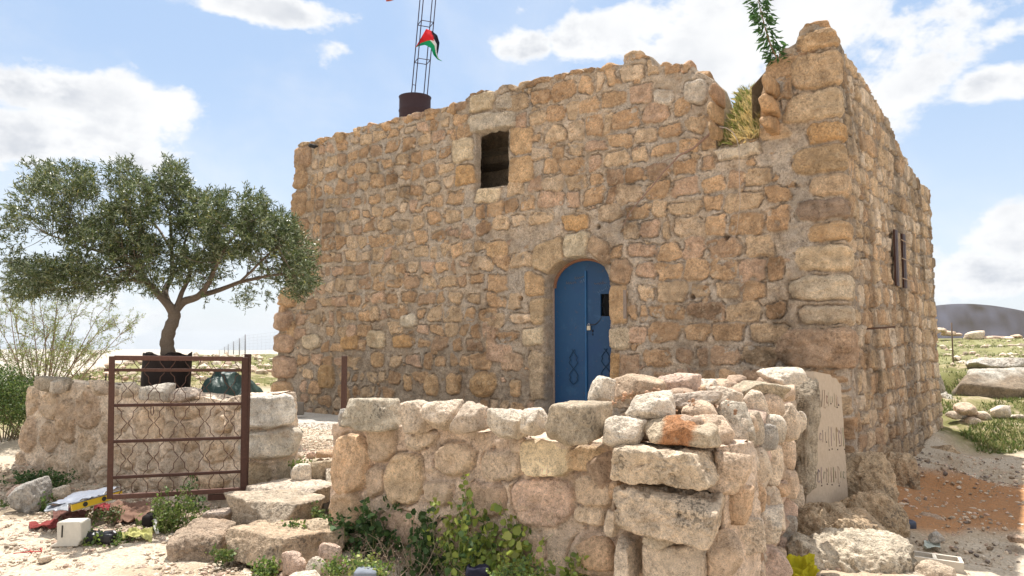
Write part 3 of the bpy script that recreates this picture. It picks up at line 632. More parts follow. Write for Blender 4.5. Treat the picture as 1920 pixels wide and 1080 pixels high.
    pl = MB(); pl.box(fpt(ls+.045, lz-.06, dd+.016), (.012, .003, .016), Rm, (.01, .01, .02)); pl.box(fpt(ls+.045, lz-.11, dd+.016), (.007, .003, .014), Rm, (.01, .01, .02)); dpart(pl, 'keyhole', M_RUST)
    # faded ochre and white handwriting scratched on the paint
    def scr(px0, py0, px1, py1, n_, col, r, seed):
        rg = random.Random(seed); pl = MB()
        for k in range(n_):
            x = px0+(px1-px0)*(k+.5)/n_; yb = py0+(py1-py0)*(k+.5)/n_; w_ = (px1-px0)/n_
            pts = [(x-w_*.5, yb+rg.uniform(-1, 1)), (x-w_*.2, yb-rg.uniform(1, 5)), (x+w_*.1, yb+rg.uniform(0, 2)), (x+w_*.5, yb-rg.uniform(0, 2))]
            mx = np.array(pts); 
            out = []
            for q_ in mx: s_, z_ = fp(*q_); out.append(fpt(s_-.015, z_, dd+.0145))
            if k: out[0] = last
            last = out[-1]; pl.tube(out, r, 4, col)
        dpart(pl, 'scratched_writing', M_PAINT)
    scr(1068, 522, 1090, 516, 5, (.25, .2, .1), .002, 1); scr(1052, 531, 1072, 529, 5, (.22, .17, .1), .002, 2); scr(1105, 532, 1128, 529, 6, (.25, .17, .1), .002, 3)
    scr(1110, 548, 1140, 534, 7, (.25, .36, .5), .0016, 4); scr(1080, 528, 1088, 526, 2, (.3, .4, .5), .0016, 5)
    # iron strip right of the door
    a, z1_ = fp(1182, 545); _, z0_ = fp(1182, 598); mb = MB(); mb.box(fpt(a, (z0_+z1_)/2, +.17), (.022, .008, (z1_-z0_)/2), Rm, (.28, .22, .18)); mb.build('iron_strip', M_RUST, root, False)
    # spout at the far left top
    a, z_ = fp(594, 276); mb = MB(); mb.tube([fpt(a, z_, -.1), fpt(a, z_, .17)], .035, 10, (.03, .03, .03)); mb.build('spout', M_RUST, root)
    # right-hand window: recessed dark brown shutters either side of a stone pier
    def rpt(s, z, d=0): p = CX+RD*(s-LF)+NR*d; return np.array([p[0], p[1], z])
    rx = np.array([*RD, 0.]); nrv = np.array([*NR, 0.]); Rr = np.stack([rx, nrv, uz], 1); W = qx1-qx0; bt = .02*(5.3-2.9)
    wf = bpy.data.objects.new('side_window', None); C.objects.link(wf); wf.parent = root; wl = rpt((qx0+qx1)/2, qz0, 0); wf.location = Vector(wl)-Vector(root.location)
    for (a, b_) in ((rp(1663,500)[0], rp(1668.5,500)[0]), (rp(1678,500)[0], rp(1683.5,500)[0])):
        mb = MB(); nb_ = 3; ww = (b_-a)/nb_
        for k in range(nb_): mb.box(rpt(a+ww*(k+.5), (qz0+qz1)/2, bt+.055+.004*(k % 2)), (ww/2-.004, .014, (qz1-qz0)/2+.02), Rr, (.055, .022, .014))
        o = mb.build('shutter', M_PAINT, None, False); o.parent = wf; padopt(o, wl)
    mb = MB(); mb.box(rpt(rp(1673.5,500)[0], (qz0+qz1)/2, bt-.03), ((rp(1677,500)[0]-rp(1669.5,500)[0])/2-.004, .07, (qz1-qz0)/2+.02), Rr, (.40, .31, .22)); o = mb.build('mullion', M_WALL, None, False); o.parent = wf; padopt(o, wl)
    mb = MB()
    for t in (.12, .5, .85): mb.tube([rpt(qx0-.04, qz0+(qz1-qz0)*t, bt+.11), rpt(qx1-.1, qz0+(qz1-qz0)*t, bt+.11)], .008, 5, (.4, .3, .22))
    o = mb.build('bar', M_RUST, None); o.parent = wf; padopt(o, wl)
    a, z_ = rp(1606, 618); mb = MB(); mb.tube([rpt(a, z_, 0), rpt(a+.02, z_+.03, .42)], .012, 6, (.12, .07, .05)); mb.build('rebar_stub', M_RUST, root)
    return dict(fpt=fpt, rpt=rpt)
HS = house()
# ------------------------------------------------------------------ rocks
_ico = {}
def ico(sub):
    if sub not in _ico:
        bm = bmesh.new(); bmesh.ops.create_icosphere(bm, subdivisions=sub, radius=1)
        _ico[sub] = (np.array([v.co[:] for v in bm.verts]), np.array([[v.index for v in f.verts] for f in bm.faces])); bm.free()
    return _ico[sub]
def rock_verts(h, seed, p=9, rough=.03, sub=4, cuts=7, boxy=.85, R3=None):
    rng = np.random.default_rng(seed); D, F = ico(sub); acc = np.zeros(len(D)); p = p*2.2; cuts = int(cuts*1.7) if boxy < .9 else cuts; boxy = boxy if boxy > .9 else boxy*.93
    ns = []
    for a in range(3):
        for s in (-1, 1):
            n = np.zeros(3); n[a] = s; n += rng.normal(0, .10, 3); ns.append((n/np.linalg.norm(n), rng.uniform(.86, 1.0)))
    for k in range(cuts):
        n = rng.normal(0, 1, 3); n /= np.linalg.norm(n); ns.append((n, rng.uniform(boxy, boxy+.38)))
    for n, d in ns: acc += np.clip(D@n/d, 0, None)**p
    r = acc**(-1/p); V = D*r[:, None]; V = V/np.abs(V).max(0)
    h = np.asarray(h, float); V = V*h; sc = h.mean()
    nrm = V/(h**2); nrm /= np.linalg.norm(nrm, axis=1)[:, None]
    q = V+seed*3.7
    V = V+nrm*(rough*sc*(1.1*fbm(q/sc, 1.3, 3, seed)+1.7*(.28-np.abs(fbm(q/sc, 2.6, 5, seed+1, .6)))+.7*fbm(q/sc, 6, 3, seed+4))+.005*fbm(q, 34, 3, seed+2)+ (-.05*sc*rough/.03*ss(fbm(q/sc, 2.2, 3, seed+5), .25, .5)))[:, None]
    if R3 is not None: V = V@np.asarray(R3).T
    return V, F
RC = dict(white=(.80,.69,.56), pale=(.77,.63,.49), tan=(.72,.545,.40), pink=(.72,.53,.42), ochre=(.68,.47,.31), brown=(.52,.38,.28), grey=(.50,.46,.41), orange=(.55,.30,.14))
YW = math.atan2(WD[1], WD[0])
def rock(name, box, Y, col='pale', depth=None, yaw=None, seed=1, label=None, cat='stone', group=None, parent=None, mat=None, sub=4, p=9, rough=.03, tilt=0, roll=0, cuts=7, boxy=.85, stain=None, grow=1.0, side=None):
    x0, y0, x1, y1 = box; c = at((x0+x1)/2, (y0+y1)/2, Y); k = Y/FPX*grow
    hx, hz = (x1-x0)/2*k, (y1-y0)/2*k; hy = depth/2 if depth else (hx+hz)/2*.95
    yaw = YW if yaw is None else yaw
    V, F = rock_verts((hx, hy, hz), seed, p, rough, sub, cuts, boxy, rotm(yaw, tilt, roll))
    # rescale so that the turned stone keeps the width seen
    lat = np.array([c[1], -c[0]])/math.hypot(c[0], c[1]); w = V[:, :2]@lat; f = hx*2/(w.max()-w.min()); V[:, :2] *= min(max(f, .6), 1.3)
    hv = hz*2/(V[:, 2].max()-V[:, 2].min()); V[:, 2] *= min(max(hv, .6), 1.4)
    cc = np.asarray(RC[col] if isinstance(col, str) else col); lum = fbm(V+seed, 5, 3, seed+9); cols = cc*(1+.18*lum)[:, None]
    if stain: 
        ctr, rad, sc_ = stain; dd = np.abs(V[:, 0]*math.cos(yaw)+V[:, 1]*math.sin(yaw)-ctr)/rad+.5*fbm(V, 14, 3, 3); b = (1-ss(dd, .7, 1.1))[:, None]; cols = cols*(1-b)+np.array(sc_)*b
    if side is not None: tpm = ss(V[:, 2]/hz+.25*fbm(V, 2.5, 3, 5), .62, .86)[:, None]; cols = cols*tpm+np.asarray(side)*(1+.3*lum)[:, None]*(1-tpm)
    m = mat or M_ROCK
    if parent is not None: return mesh_obj(name, V+c, [F], m, parent, cols)
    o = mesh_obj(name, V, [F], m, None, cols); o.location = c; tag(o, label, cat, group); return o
# stones crowning the parapet and the ragged edges of the breach (parts of the house)
def parapet():
    root = bpy.data.objects['stone_house']; rng = np.random.default_rng(77); k = 0
    def put(x0, y0, x1, y1, conv_line, cc, off=.22, dp=.4):
        nonlocal k
        t, z = on_line((x0+x1)/2, (y0+y1)/2, *conv_line); D = conv_line[1]; p2 = conv_line[0]+D*t; Y = float(p2[1])
        N = NF if D is U else NR; Y -= N[1]*off*1.0
        rock('parapet_stone', (x0, y0, x1, y1), Y, np.asarray(cc)*np.array([1.05, 1, .92]), dp, yaw=math.atan2(D[1], D[0]), seed=800+k, parent=root, mat=M_WALL, sub=4, p=6, rough=.05, cuts=8, boxy=.84, grow=1.08); k += 1
    FL_, RL_ = (CX, U), (CX, RD)
    for q in ((1172,101,1219,130),(1128,120,1172,146),(1068,130,1112,158),(1024,142,1066,170),(972,154,1008,182),(1000,148,1026,172),(1238,121,1270,150),(1276,120,1306,148),(1304,134,1340,166),(1338,160,1352,196),(1336,196,1350,232),(1334,234,1350,262),
              (1425,178,1462,218),(1427,220,1462,250),(1438,118,1470,150),(1430,148,1462,180),(1466,106,1494,132),(1478,92,1548,130),(1498,66,1552,104),(1512,47,1556,74),(1462,130,1540,168),
              (838,198,870,222),(800,205,834,228),(756,216,790,238),(716,228,750,250),(690,232,716,254),(664,240,690,262),(628,252,660,270),(598,260,626,278),(560,270,590,288),(1224,124,1240,140)):
        put(*q, FL_, pick(rng, PAL_WARM), dp=(.95 if 1334 <= q[0] <= 1440 and q[3] > 150 else .4), off=(-.22 if 1334 <= q[0] <= 1440 and q[3] > 150 else .22))
# ------------------------------------------------------------------ mortared garden walls
def garden_wall(name, label, P0, D, L, stones, ztop, thick, mortar, ds=.012, seed=7, autos=None, caprise=.0, edge_round=.12, zb=None, lump=.05):
    root = thing(name, label, 'wall', (float(P0[0]), float(P0[1]), 0)); N = np.array([D[1], -D[0]]); N = N if N[1] < 0 else -N
    S = np.concatenate([np.arange(-thick, 0, .03), np.arange(0, L, ds), np.arange(L, L+thick+.02, .03)]); m = len(S)
    sc = np.clip(S, 0, L); over = np.where(S < 0, -S, np.where(S > L, S-L, 0))
    P = P0+D*sc[:, None]-N*over[:, None]; k0 = (1-ss(S, -.04, edge_round))[:, None]; k1 = ss(S, L-edge_round, L+.04)[:, None]
    NN = N*(1-k0-k1)+(-D)*k0+D*k1; NN /= np.linalg.norm(NN, axis=1)[:, None]
    pull = edge_round*.5*(np.exp(-(S/edge_round)**2)+np.exp(-((S-L)/edge_round)**2))
    zt = np.interp(sc, [a for a, b in ztop], [b for a, b in ztop])+.012*fbm(np.stack([S, S*0, S*0], -1), 6, 3, seed)
    zb_ = (ground_z(P0[0]+D[0]*sc+N[0]*.15, P0[1]+D[1]*sc+N[1]*.15) if zb is None else zb)-.3
    n = 130; v = np.linspace(0, 1, n)[:, None]; Z = zb_+v*(zt-zb_)
    H, COL, MK = raster(S, Z, stones, seed, mortar, .022)
    P3 = np.stack([np.broadcast_to(S, Z.shape).ravel(), Z.ravel(), np.zeros(Z.size)], -1)
    H = H+(lump*fbm(P3, 2.2, 3, seed+5)).reshape(Z.shape)-pull; COL = COL*(1+.2*fbm(P3, 1.5, 4, seed+6).reshape(Z.shape))[..., None]
    H = H+.05*(1-v)
    V = [np.stack([P[:, 0]+NN[:, 0]*H, P[:, 1]+NN[:, 1]*H, Z], -1)]; Cc = [COL]
    for q in (.03, .08, .15, .25, .4, .6, .8, 1.0):
        d_ = q*thick; pp = np.stack([P[:, 0], P[:, 1], zt+q], -1); Hd = H[-1]*(1-min(1, q*3)); 
        base = P0+D*np.clip(sc, 0, L)[:, None]; inw = np.minimum(over, thick*(1-0)) 
        px_ = P[:, 0]+NN[:, 0]*Hd; py_ = P[:, 1]+NN[:, 1]*Hd
        tgt = P0+D*np.clip(sc, thick*.5*min(1, q*2), L-thick*.5*min(1, q*2))[:, None]-N*(thick*.5)
        kk = min(1, q); X = px_*(1-kk)+tgt[:, 0]*kk; Yy = py_*(1-kk)+tgt[:, 1]*kk
        zz = zt+caprise*math.sin(q*1.57)+.03*fbm(pp, 7, 3, seed+3)*min(1, q*5)
        V.append(np.stack([X, Yy, zz], -1)[None]); Cc.append((np.asarray(mortar)*1.25*(1+.2*fbm(pp, 6, 3, 18))[:, None])[None])
    V = np.concatenate(V); Cc = np.concatenate(Cc); nn = len(V)
    i = np.arange(nn-1)[:, None]*m; j = np.arange(m-1)[None]; F = np.stack([i+j, i+j+1, i+m+j+1, i+m+j], -1).reshape(-1, 4)
    mesh_obj('masonry', V.reshape(-1, 3), [F], M_WALL, root, Cc.reshape(-1, 3))
    # back face
    b = MB(); bp = [P0-N*thick, P0+D*L-N*thick]; zl = zb_.min() if hasattr(zb_, 'min') else zb_
    A = P0+D*0-N*thick*.5; nn = 40; VV = []
    for a in range(nn+1):
        t = a/nn*L; zz = np.interp(t, [q[0] for q in ztop], [q[1] for q in ztop])
        for w, z in ((.35, zz+caprise*.8), (.75, zz+.01), (1.0, zz-.08), (1.02, zz-.4), (1.04, zl)):
            p = P0+D*t-N*thick*w; VV.append((p[0], p[1], z))
    VV = np.array(VV); VV += .02*fbm(VV, 6, 3, 2)[:, None]
    i = np.arange(nn)[:, None]*5; j = np.arange(4)[None]; b.add(VV, [np.stack([i+j, i+j+1, i+6+j, i+5+j], -1).reshape(-1, 4)], np.asarray(mortar)*1.2); b.build('back_face', M_WALL, root)
    return root
def c6(*b): return tuple(600+v/2.571 if i % 2 == 0 else 660+v/2.571 for i, v in enumerate(b))
def c7(*b): return tuple(1100+v/2.571 if i % 2 == 0 else 660+v/2.571 for i, v in enumerate(b))
def wp(px, py): return on_line(px, py, WL, WD)
def lp(px, py): return on_line(px, py, LW0, LD)
def ps(conv, pts, c, **k): return sp(conv, pts, c, **k)
fs = []
def F6(x0, y0, x1, y1, c, b=.03, e=.04, ch=.16, **k): k.setdefault('sm', .35); b += .015; e *= .6; q = c6(x0, y0, x1, y1); fs.append(ps(wp, quad(*q, ch), np.array(c)*np.array([1.22, 1.17, 1.17]), b=b, e=e, **k))
F6(64,385,255,690,(.54,.39,.25),.05,.05,.2); F6(245,335,372,525,(.50,.40,.29)); F6(425,380,550,470,(.60,.50,.38),.05,.03)
F6(330,480,505,740,(.54,.42,.28),.03,.05,.22); F6(555,425,760,600,(.50,.40,.29),.04,.06,.3); F6(500,620,645,738,(.56,.45,.33)); F6(700,625,905,800,(.50,.38,.28),.03,.06)
F6(985,405,1240,600,(.66,.56,.38),.05,.02,.12); F6(1210,445,1395,590,(.58,.44,.28),.05,.03); F6(1235,592,1425,740,(.56,.45,.33),.05,.03); F6(925,600,1225,838,(.52,.39,.30),.01,.06)
F6(58,665,225,840,(.55,.41,.27),.07,.07,.2); F6(1230,735,1385,832,(.56,.46,.34)); F6(1150,390,1250,474,(.56,.46,.34),.05,.03); F6(790,470,980,620,(.50,.41,.31),.02,.06)
F6(930,400,1005,490,(.52,.43,.33)); F6(240,540,330,700,(.46,.36,.26),.015); F6(60,860,240,1050,(.5,.4,.3)); F6(300,760,480,940,(.46,.34,.25),.02,.06); F6(560,800,780,980,(.5,.38,.28),.02,.06); F6(850,860,1080,1040,(.5,.39,.29),.02,.06)
F6(1195,860,1480,1080,(.58,.46,.35),.04,.07,.25); F6(1110,245,1260,380,(.5,.4,.3))
wtop = [(0,wp(640,795)[1]),(.5,wp(700,795)[1]),(1.3,wp(820,800)[1]),(2.0,wp(930,815)[1]),(2.4,wp(1020,820)[1]),(2.9,wp(1130,828)[1]),(WLEN,wp(1300,835)[1])]; print('WTOP', wtop)
garden_wall('mortared_garden_wall', 'low mortared stone garden wall in the foreground, left of the big dry-laid blocks', WL, WD, WLEN-.05, fs, wtop, .45, (.68,.53,.41), .0075, 21, lump=.04)
# left wall with the gate before it
fs = []; rng = np.random.default_rng(11)
def F2(x0, y0, x1, y1, c, b=.04, e=.05, ch=.2, **k): k.setdefault('sm', .35); e *= .7; fs.append(ps(lp, quad(x0/2.25, 600+y0/2.25, x1/2.25, 600+y1/2.25, ch), c, b=b, e=e, **k))
F2(1045,315,1225,462,(.66,.62,.55),.10,.05,.08); F2(1035,465,1252,590,(.60,.54,.45),.10,.06,.15); F2(1040,600,1140,700,(.48,.38,.26),.02,.05); F2(1150,600,1250,700,(.52,.43,.32),.03,.05)
for q in ((100,270,165,400),(170,300,260,420),(90,410,170,560),(180,430,250,560),(250,330,340,520),(330,290,430,460),(340,470,420,600),(430,400,470,520),(200,570,290,690),(60,560,130,640),(300,560,400,700),(480,380,560,480),(580,360,700,520),(720,330,860,420),(760,440,850,560),(480,530,580,630),(590,540,680,640),(690,550,780,660),(790,560,860,660),(870,500,1000,600),(900,380,1000,480),(840,640,980,720),(490,650,600,720),(410,620,480,720),(620,660,760,720),(700,430,760,520)):
    F2(*q, pick(rng, PAL_PALE)*.55+np.array([.64, .51, .39])*.45, b=rng.uniform(.03, .06), e=rng.uniform(.05, .09), ch=.28, ro=2)
ltop = [(0,lp(60,728)[1]),(.5,lp(110,716)[1]),(1.4,lp(220,722)[1]),(2.2,lp(300,735)[1]),(3.0,lp(400,745)[1]),(3.35,lp(440,752)[1]),(3.6,lp(470,741)[1]),(LLEN,lp(540,742)[1])]; print('LTOP', ltop)
garden_wall('lumpy_garden_wall', 'lumpy mortared stone wall standing behind the rusty gate', LW0, LD, LLEN, fs, ltop, .36, (.73,.60,.47), .012, 31, lump=.09)
parapet()
# ------------------------------------------------------------------ dry-laid end of the foreground wall
RDIR = (WE-WC)/np.linalg.norm(WE-WC); YR = math.atan2(RDIR[1], RDIR[0])
def ret_Y(px):
    rho = (px-960)/FPX; t = (rho*WC[1]-WC[0])/(RDIR[0]-RDIR[1]*rho); return WC[1]+RDIR[1]*max(0, min(t, 3.6))
dry = thing('dry_stone_wall', 'dry-laid stone wall end with two long weathered blocks at its corner', 'wall', (float(WC[0]), float(WC[1]), 0))
def core():
    # rubble and earth filling behind the face stones
    rng = np.random.default_rng(3); NRr = np.array([RDIR[1], -RDIR[0]]); Lr = np.hypot(*(WE-WC)); BK = np.array([-WD[1], WD[0]]); mb = MB()
    for (c, h, yaw) in ((WC+RDIR*(Lr/2+.1)-NRr*.52, (Lr/2-.15, .28, .80), YR), (WC-WD*.45+BK*.42, (.5, .22, .78), YW)):
        V, F = rock_verts(h, 55, 14, .02, 5, 3, 1.0, rotm(yaw)); mb.add(V+[c[0], c[1], .42], [F], (.30, .2, .13))
    mb.build('rubble_core', M_DIRT, dry)
    k = 0
    for t in np.arange(.1, Lr-.1, .30):                        # courses hidden behind the face, and the far face
        for w in (.30, .55, .82):
            for z in ((1.20,) if w < .8 else (.42, .94)):
                p = WC+RDIR*(t+rng.uniform(-.05, .05))-NRr*w; V, F = rock_verts(rng.uniform(.09, .14, 3)*[1, 1, .85], 600+k, 9, .05, 3, 9, .8, rotm(rng.uniform(0, 3))); k += 1
                mesh_obj('stone', V+[p[0], p[1], z+rng.uniform(-.06, .02)+.08*min(1, t)], [F], M_ROCK, dry, np.array(RC[['tan', 'brown', 'brown', 'ochre', 'brown'][k % 5]])*(1+.15*fbm(V, 6, 2, k))[:, None])
core()
def return_courses():                                          # the courses of the face itself, set a hand's breadth back from the proud stones
    rng = np.random.default_rng(14); NRr = np.array([RDIR[1], -RDIR[0]]); Lr = np.hypot(*(WE-WC)); k = 0
    for r_, z in enumerate((-.02, .22, .46, .70, .93, 1.12)):
        t = .30+.12*(r_ % 2)
        while t < Lr-.1:
            w = rng.uniform(.12, .19); t += w; p = WC+RDIR*t-NRr*.15; V, F = rock_verts((w*1.02, rng.uniform(.12, .16), rng.uniform(.115, .14)), 700+k, 9, .05, 4, 9, .8, rotm(YR+rng.uniform(-.15, .15), 0, rng.uniform(-.2, .2))); k += 1; t += w
            mesh_obj('stone', V+[p[0], p[1], z+rng.uniform(-.03, .03)], [F], M_ROCK, dry, np.array(RC[['pale', 'tan', 'pink', 'pale', 'ochre'][k % 5]])*rng.uniform(.85, 1.05)*(1+.15*fbm(V, 6, 2, k))[:, None])
return_courses()
# the two long corner blocks and the face stones (parts of the wall)
rock('stone', c7(108,440,650,622), 4.35, (.77,.62,.46), .5, seed=101, parent=dry, mat=M_MOSS, sub=6, p=7, rough=.075, cuts=3, boxy=1.02)
rock('stone', c7(158,634,685,862), 4.33, (.75,.60,.45), .5, seed=112, parent=dry, mat=M_MOSS, sub=6, p=7, rough=.075, cuts=3, boxy=1.02)
rock('stone', c7(255,884,640,1130), 4.36, (.73,.60,.47), .5, seed=103, parent=dry, sub=5, p=11, rough=.04, boxy=.95)
rock('stone', c7(130,876,285,1120), 4.46, (.73,.60,.47), .45, seed=104, parent=dry, sub=5, p=9, rough=.04)
rock('stone', c7(280,862,445,945), 4.24, (.6,.5,.38), .2, seed=105, parent=dry, sub=5, p=9, rough=.04)
rock('stone', c7(82,757,172,888), 4.5, 'pale', .16, seed=106, parent=dry, sub=4, p=12, roll=.25)
rock('stone', c7(103,615,190,705), 4.55, 'ochre', .2, seed=107, parent=dry, sub=4)
rock('stone', c7(125,705,165,770), 4.6, 'tan', .15, seed=108, parent=dry, sub=3)
rock('stone', c7(500,862,552,897), 4.2, 'pale', .08, seed=109, parent=dry, sub=3)
FACE = [(630,475,785,645,'tan'),(745,455,800,600,'pale'),(785,465,860,640,'pale'),(845,448,935,645,'pale'),(905,418,1010,570,'tan'),(665,638,780,830,'ochre'),(745,605,830,775,'ochre'),(820,645,945,852,'pale'),
 (885,560,1025,700,'tan'),(955,640,1032,765,'pale'),(868,628,972,702,'ochre'),(645,788,858,992,'pale'),(740,745,938,925,'white'),(925,697,985,800,'pink'),(922,782,980,935,'grey'),(570,870,745,1110,'tan'),(735,935,980,1120,'pink'),
 (600,600,690,690,'tan'),(700,1000,860,1130,'tan'),(860,985,960,1080,'brown'),(980,405,1075,600,'brown'),(985,560,1060,760,'brown')]
for k, (a, b, c_, d, cc) in enumerate(FACE):
    bx = c7(a, b, c_, d); rock('stone', bx, ret_Y((bx[0]+bx[2])/2)+.03, cc, .34, yaw=YR+.3, seed=120+k, parent=dry, sub=5 if c_-a > 120 else 4, p=9, rough=.035, roll=[.0, .2, -.25, .1][k % 4], cuts=9, boxy=.80, grow=.99)
# loose stones heaped on top: each can be lifted away
G1 = 'loose stones heaped on the dry-laid wall end'
TOP = [((0,122,132,264),4.75,'white',.3,'rough white stone sitting highest beside the blue door, on the dark-topped block',5,.2,None),
 ((116,104,365,222),5.3,(.56,.42,.30),.35,'long tan stone lying on the heap just right of the blue door',5,0,None),
 ((350,97,548,212),5.5,'pink',.3,'pinkish rugged stone on top of the heap beside the long tan one',5,.1,None),
 ((520,132,634,222),5.7,'white',.25,'small white angular stone on the heap behind the pinkish stones',4,.1,None),
 ((662,138,952,262),5.9,(.57,.48,.35),.35,'long flat lichen-specked stone on the far part of the heap',5,0,M_MOSS),
 ((885,162,998,245),6.3,'tan',.25,'small rounded tan stone under the big white slab-like stone',4,0,None),
 ((828,68,1052,165),6.9,'white',.4,'big flat white stone topping the heap next to the inscribed slab',5,-.1,None),
 ((196,198,424,374),4.55,'white',.3,'large white angular stone tilted on the heap above the orange-stained one',5,-.35,None),
 ((345,183,635,296),4.9,(.60,.50,.41),.3,'long pinkish grey stone lying across the middle of the heap',5,-.18,None),
 ((60,316,267,464),4.42,'white',.25,'broken white stone wedged left of the orange-stained one on the upper long block',5,.1,None),
 ((278,312,632,452),4.35,(.58,.47,.34),.3,'stone with a bright orange stain on the upper long block',5,0,None),
 ((492,285,720,482),4.5,'tan',.35,'tan stone right of the orange-stained one at the wall corner',5,.2,None),
 ((628,256,802,492),4.75,(.60,.52,.42),.35,'tall pale stone leaning behind the corner of the heap',5,.35,None),
 ((732,292,852,455),5.0,(.6,.5,.39),.3,'speckled pale stone second back from the heap corner',4,.2,None),
 ((608,168,768,298),5.2,'pale',.3,'pale stone with a flat chipped face below the lichen-specked one',5,.25,None),
 ((762,188,872,342),5.35,'pale',.3,'upright pale stone between the chipped one and the narrow tan one',4,.1,None),
 ((838,203,948,324),5.6,'tan',.3,'narrow tan stone below the long flat lichen-specked one',4,-.1,None),
 ((843,308,958,444),5.3,'white',.3,'whitish stone poking out of the heap above the gap in the return face',4,0,None),
 ((942,248,1024,428),6.0,'pale',.3,'tall rounded stone at the far end of the heap, nearest the inscribed slab',4,.1,None),
 ((1005,288,1058,394),6.4,'white',.2,'thin white stone wedged against the rough edge of the slab',4,-.3,None),
 ((836,342,910,474),5.15,'grey',.25,'greyish pale stone under the whitish one on the return face',4,0,None)]
for k, (b, Y, cc, dp, lab, sb, rl, mt) in enumerate(TOP):
    rock('loose_stone', c7(*b), Y, cc, dp, yaw=(YW if b[0] < 600 else YR+.3), seed=160+k, label=lab, group=G1, sub=sb, p=11, rough=.035, roll=rl, cuts=10, boxy=.74, mat=mt, stain=((.03, .11, (.44, .21, .10)) if 'orange stain' in lab else None), grow=1.04)
# red-brown rubble between them
mb = MB(); rng = np.random.default_rng(8)
for k in range(170):
    px, py = c7(rng.uniform(60, 720), rng.uniform(170, 330)); Y = rng.uniform(4.6, 5.4); p = at(px, py, Y); V, F = ico(1); s = rng.uniform(.005, .016)
    p[2] = 1.28+.07*(Y-4.6)+rng.uniform(-.03, .05)+s*.3
    mb.add(V*s*rng.uniform(.6, 1.3, 3)+p, [F], np.array([.50,.31,.20])*rng.uniform(.6, 1.3))
o = mb.build('rubble_chips', M_DIRT); struct(o, 'stuff'); tag(o, 'red-brown stone chips between the heaped stones', 'rubble')
# cap stones of the mortared wall
G2 = 'cap stones along the mortared garden wall'
CAP = [((98,220,402,368),5.75,(.62,.54,.42),.38,'broad mossy cap stone at the left end of the foreground wall, by the iron post',M_MOSS,0),
 ((96,275,135,362),5.95,'grey',.2,'small grey stone squeezed between the iron post and the mossy cap stone',None,0),
 ((388,233,562,382),5.5,'pale',.36,'cap stone second from the iron post on the foreground wall',None,.1),
 ((503,230,702,380),5.3,'pale',.36,'notched cap stone, third from the iron post on the foreground wall',None,-.15),
 ((638,250,838,396),5.15,(.61,.49,.38),.36,'pinkish cap stone below the big round stone set in the house wall',None,.1),
 ((796,276,1012,420),4.9,'white',.38,'low white cap stone left of the door on the foreground wall',None,0),
 ((966,278,1110,406),4.8,'white',.36,'bright angular cap stone touching the dark-topped block',None,.15),
 ((1093,238,1404,432),4.55,(.56,.46,.34),.42,'large block with a dark lichen top below the foot of the blue door',M_MOSS,0),
 ((425,380,548,472),5.55,'pale',.3,'small pale wedge stone set under the second and third cap stones',None,.2)]
for k, (b, Y, cc, dp, lab, mt, rl) in enumerate(CAP):
    rock('cap_stone', c6(*b), Y, cc, dp, seed=240+k, label=lab, group=G2, sub=5, p=11, rough=.04, roll=rl*.6, cuts=(5 if k in (0, 7) else 10), boxy=(.98 if k in (0, 7) else .78), mat=mt, grow=1.05)
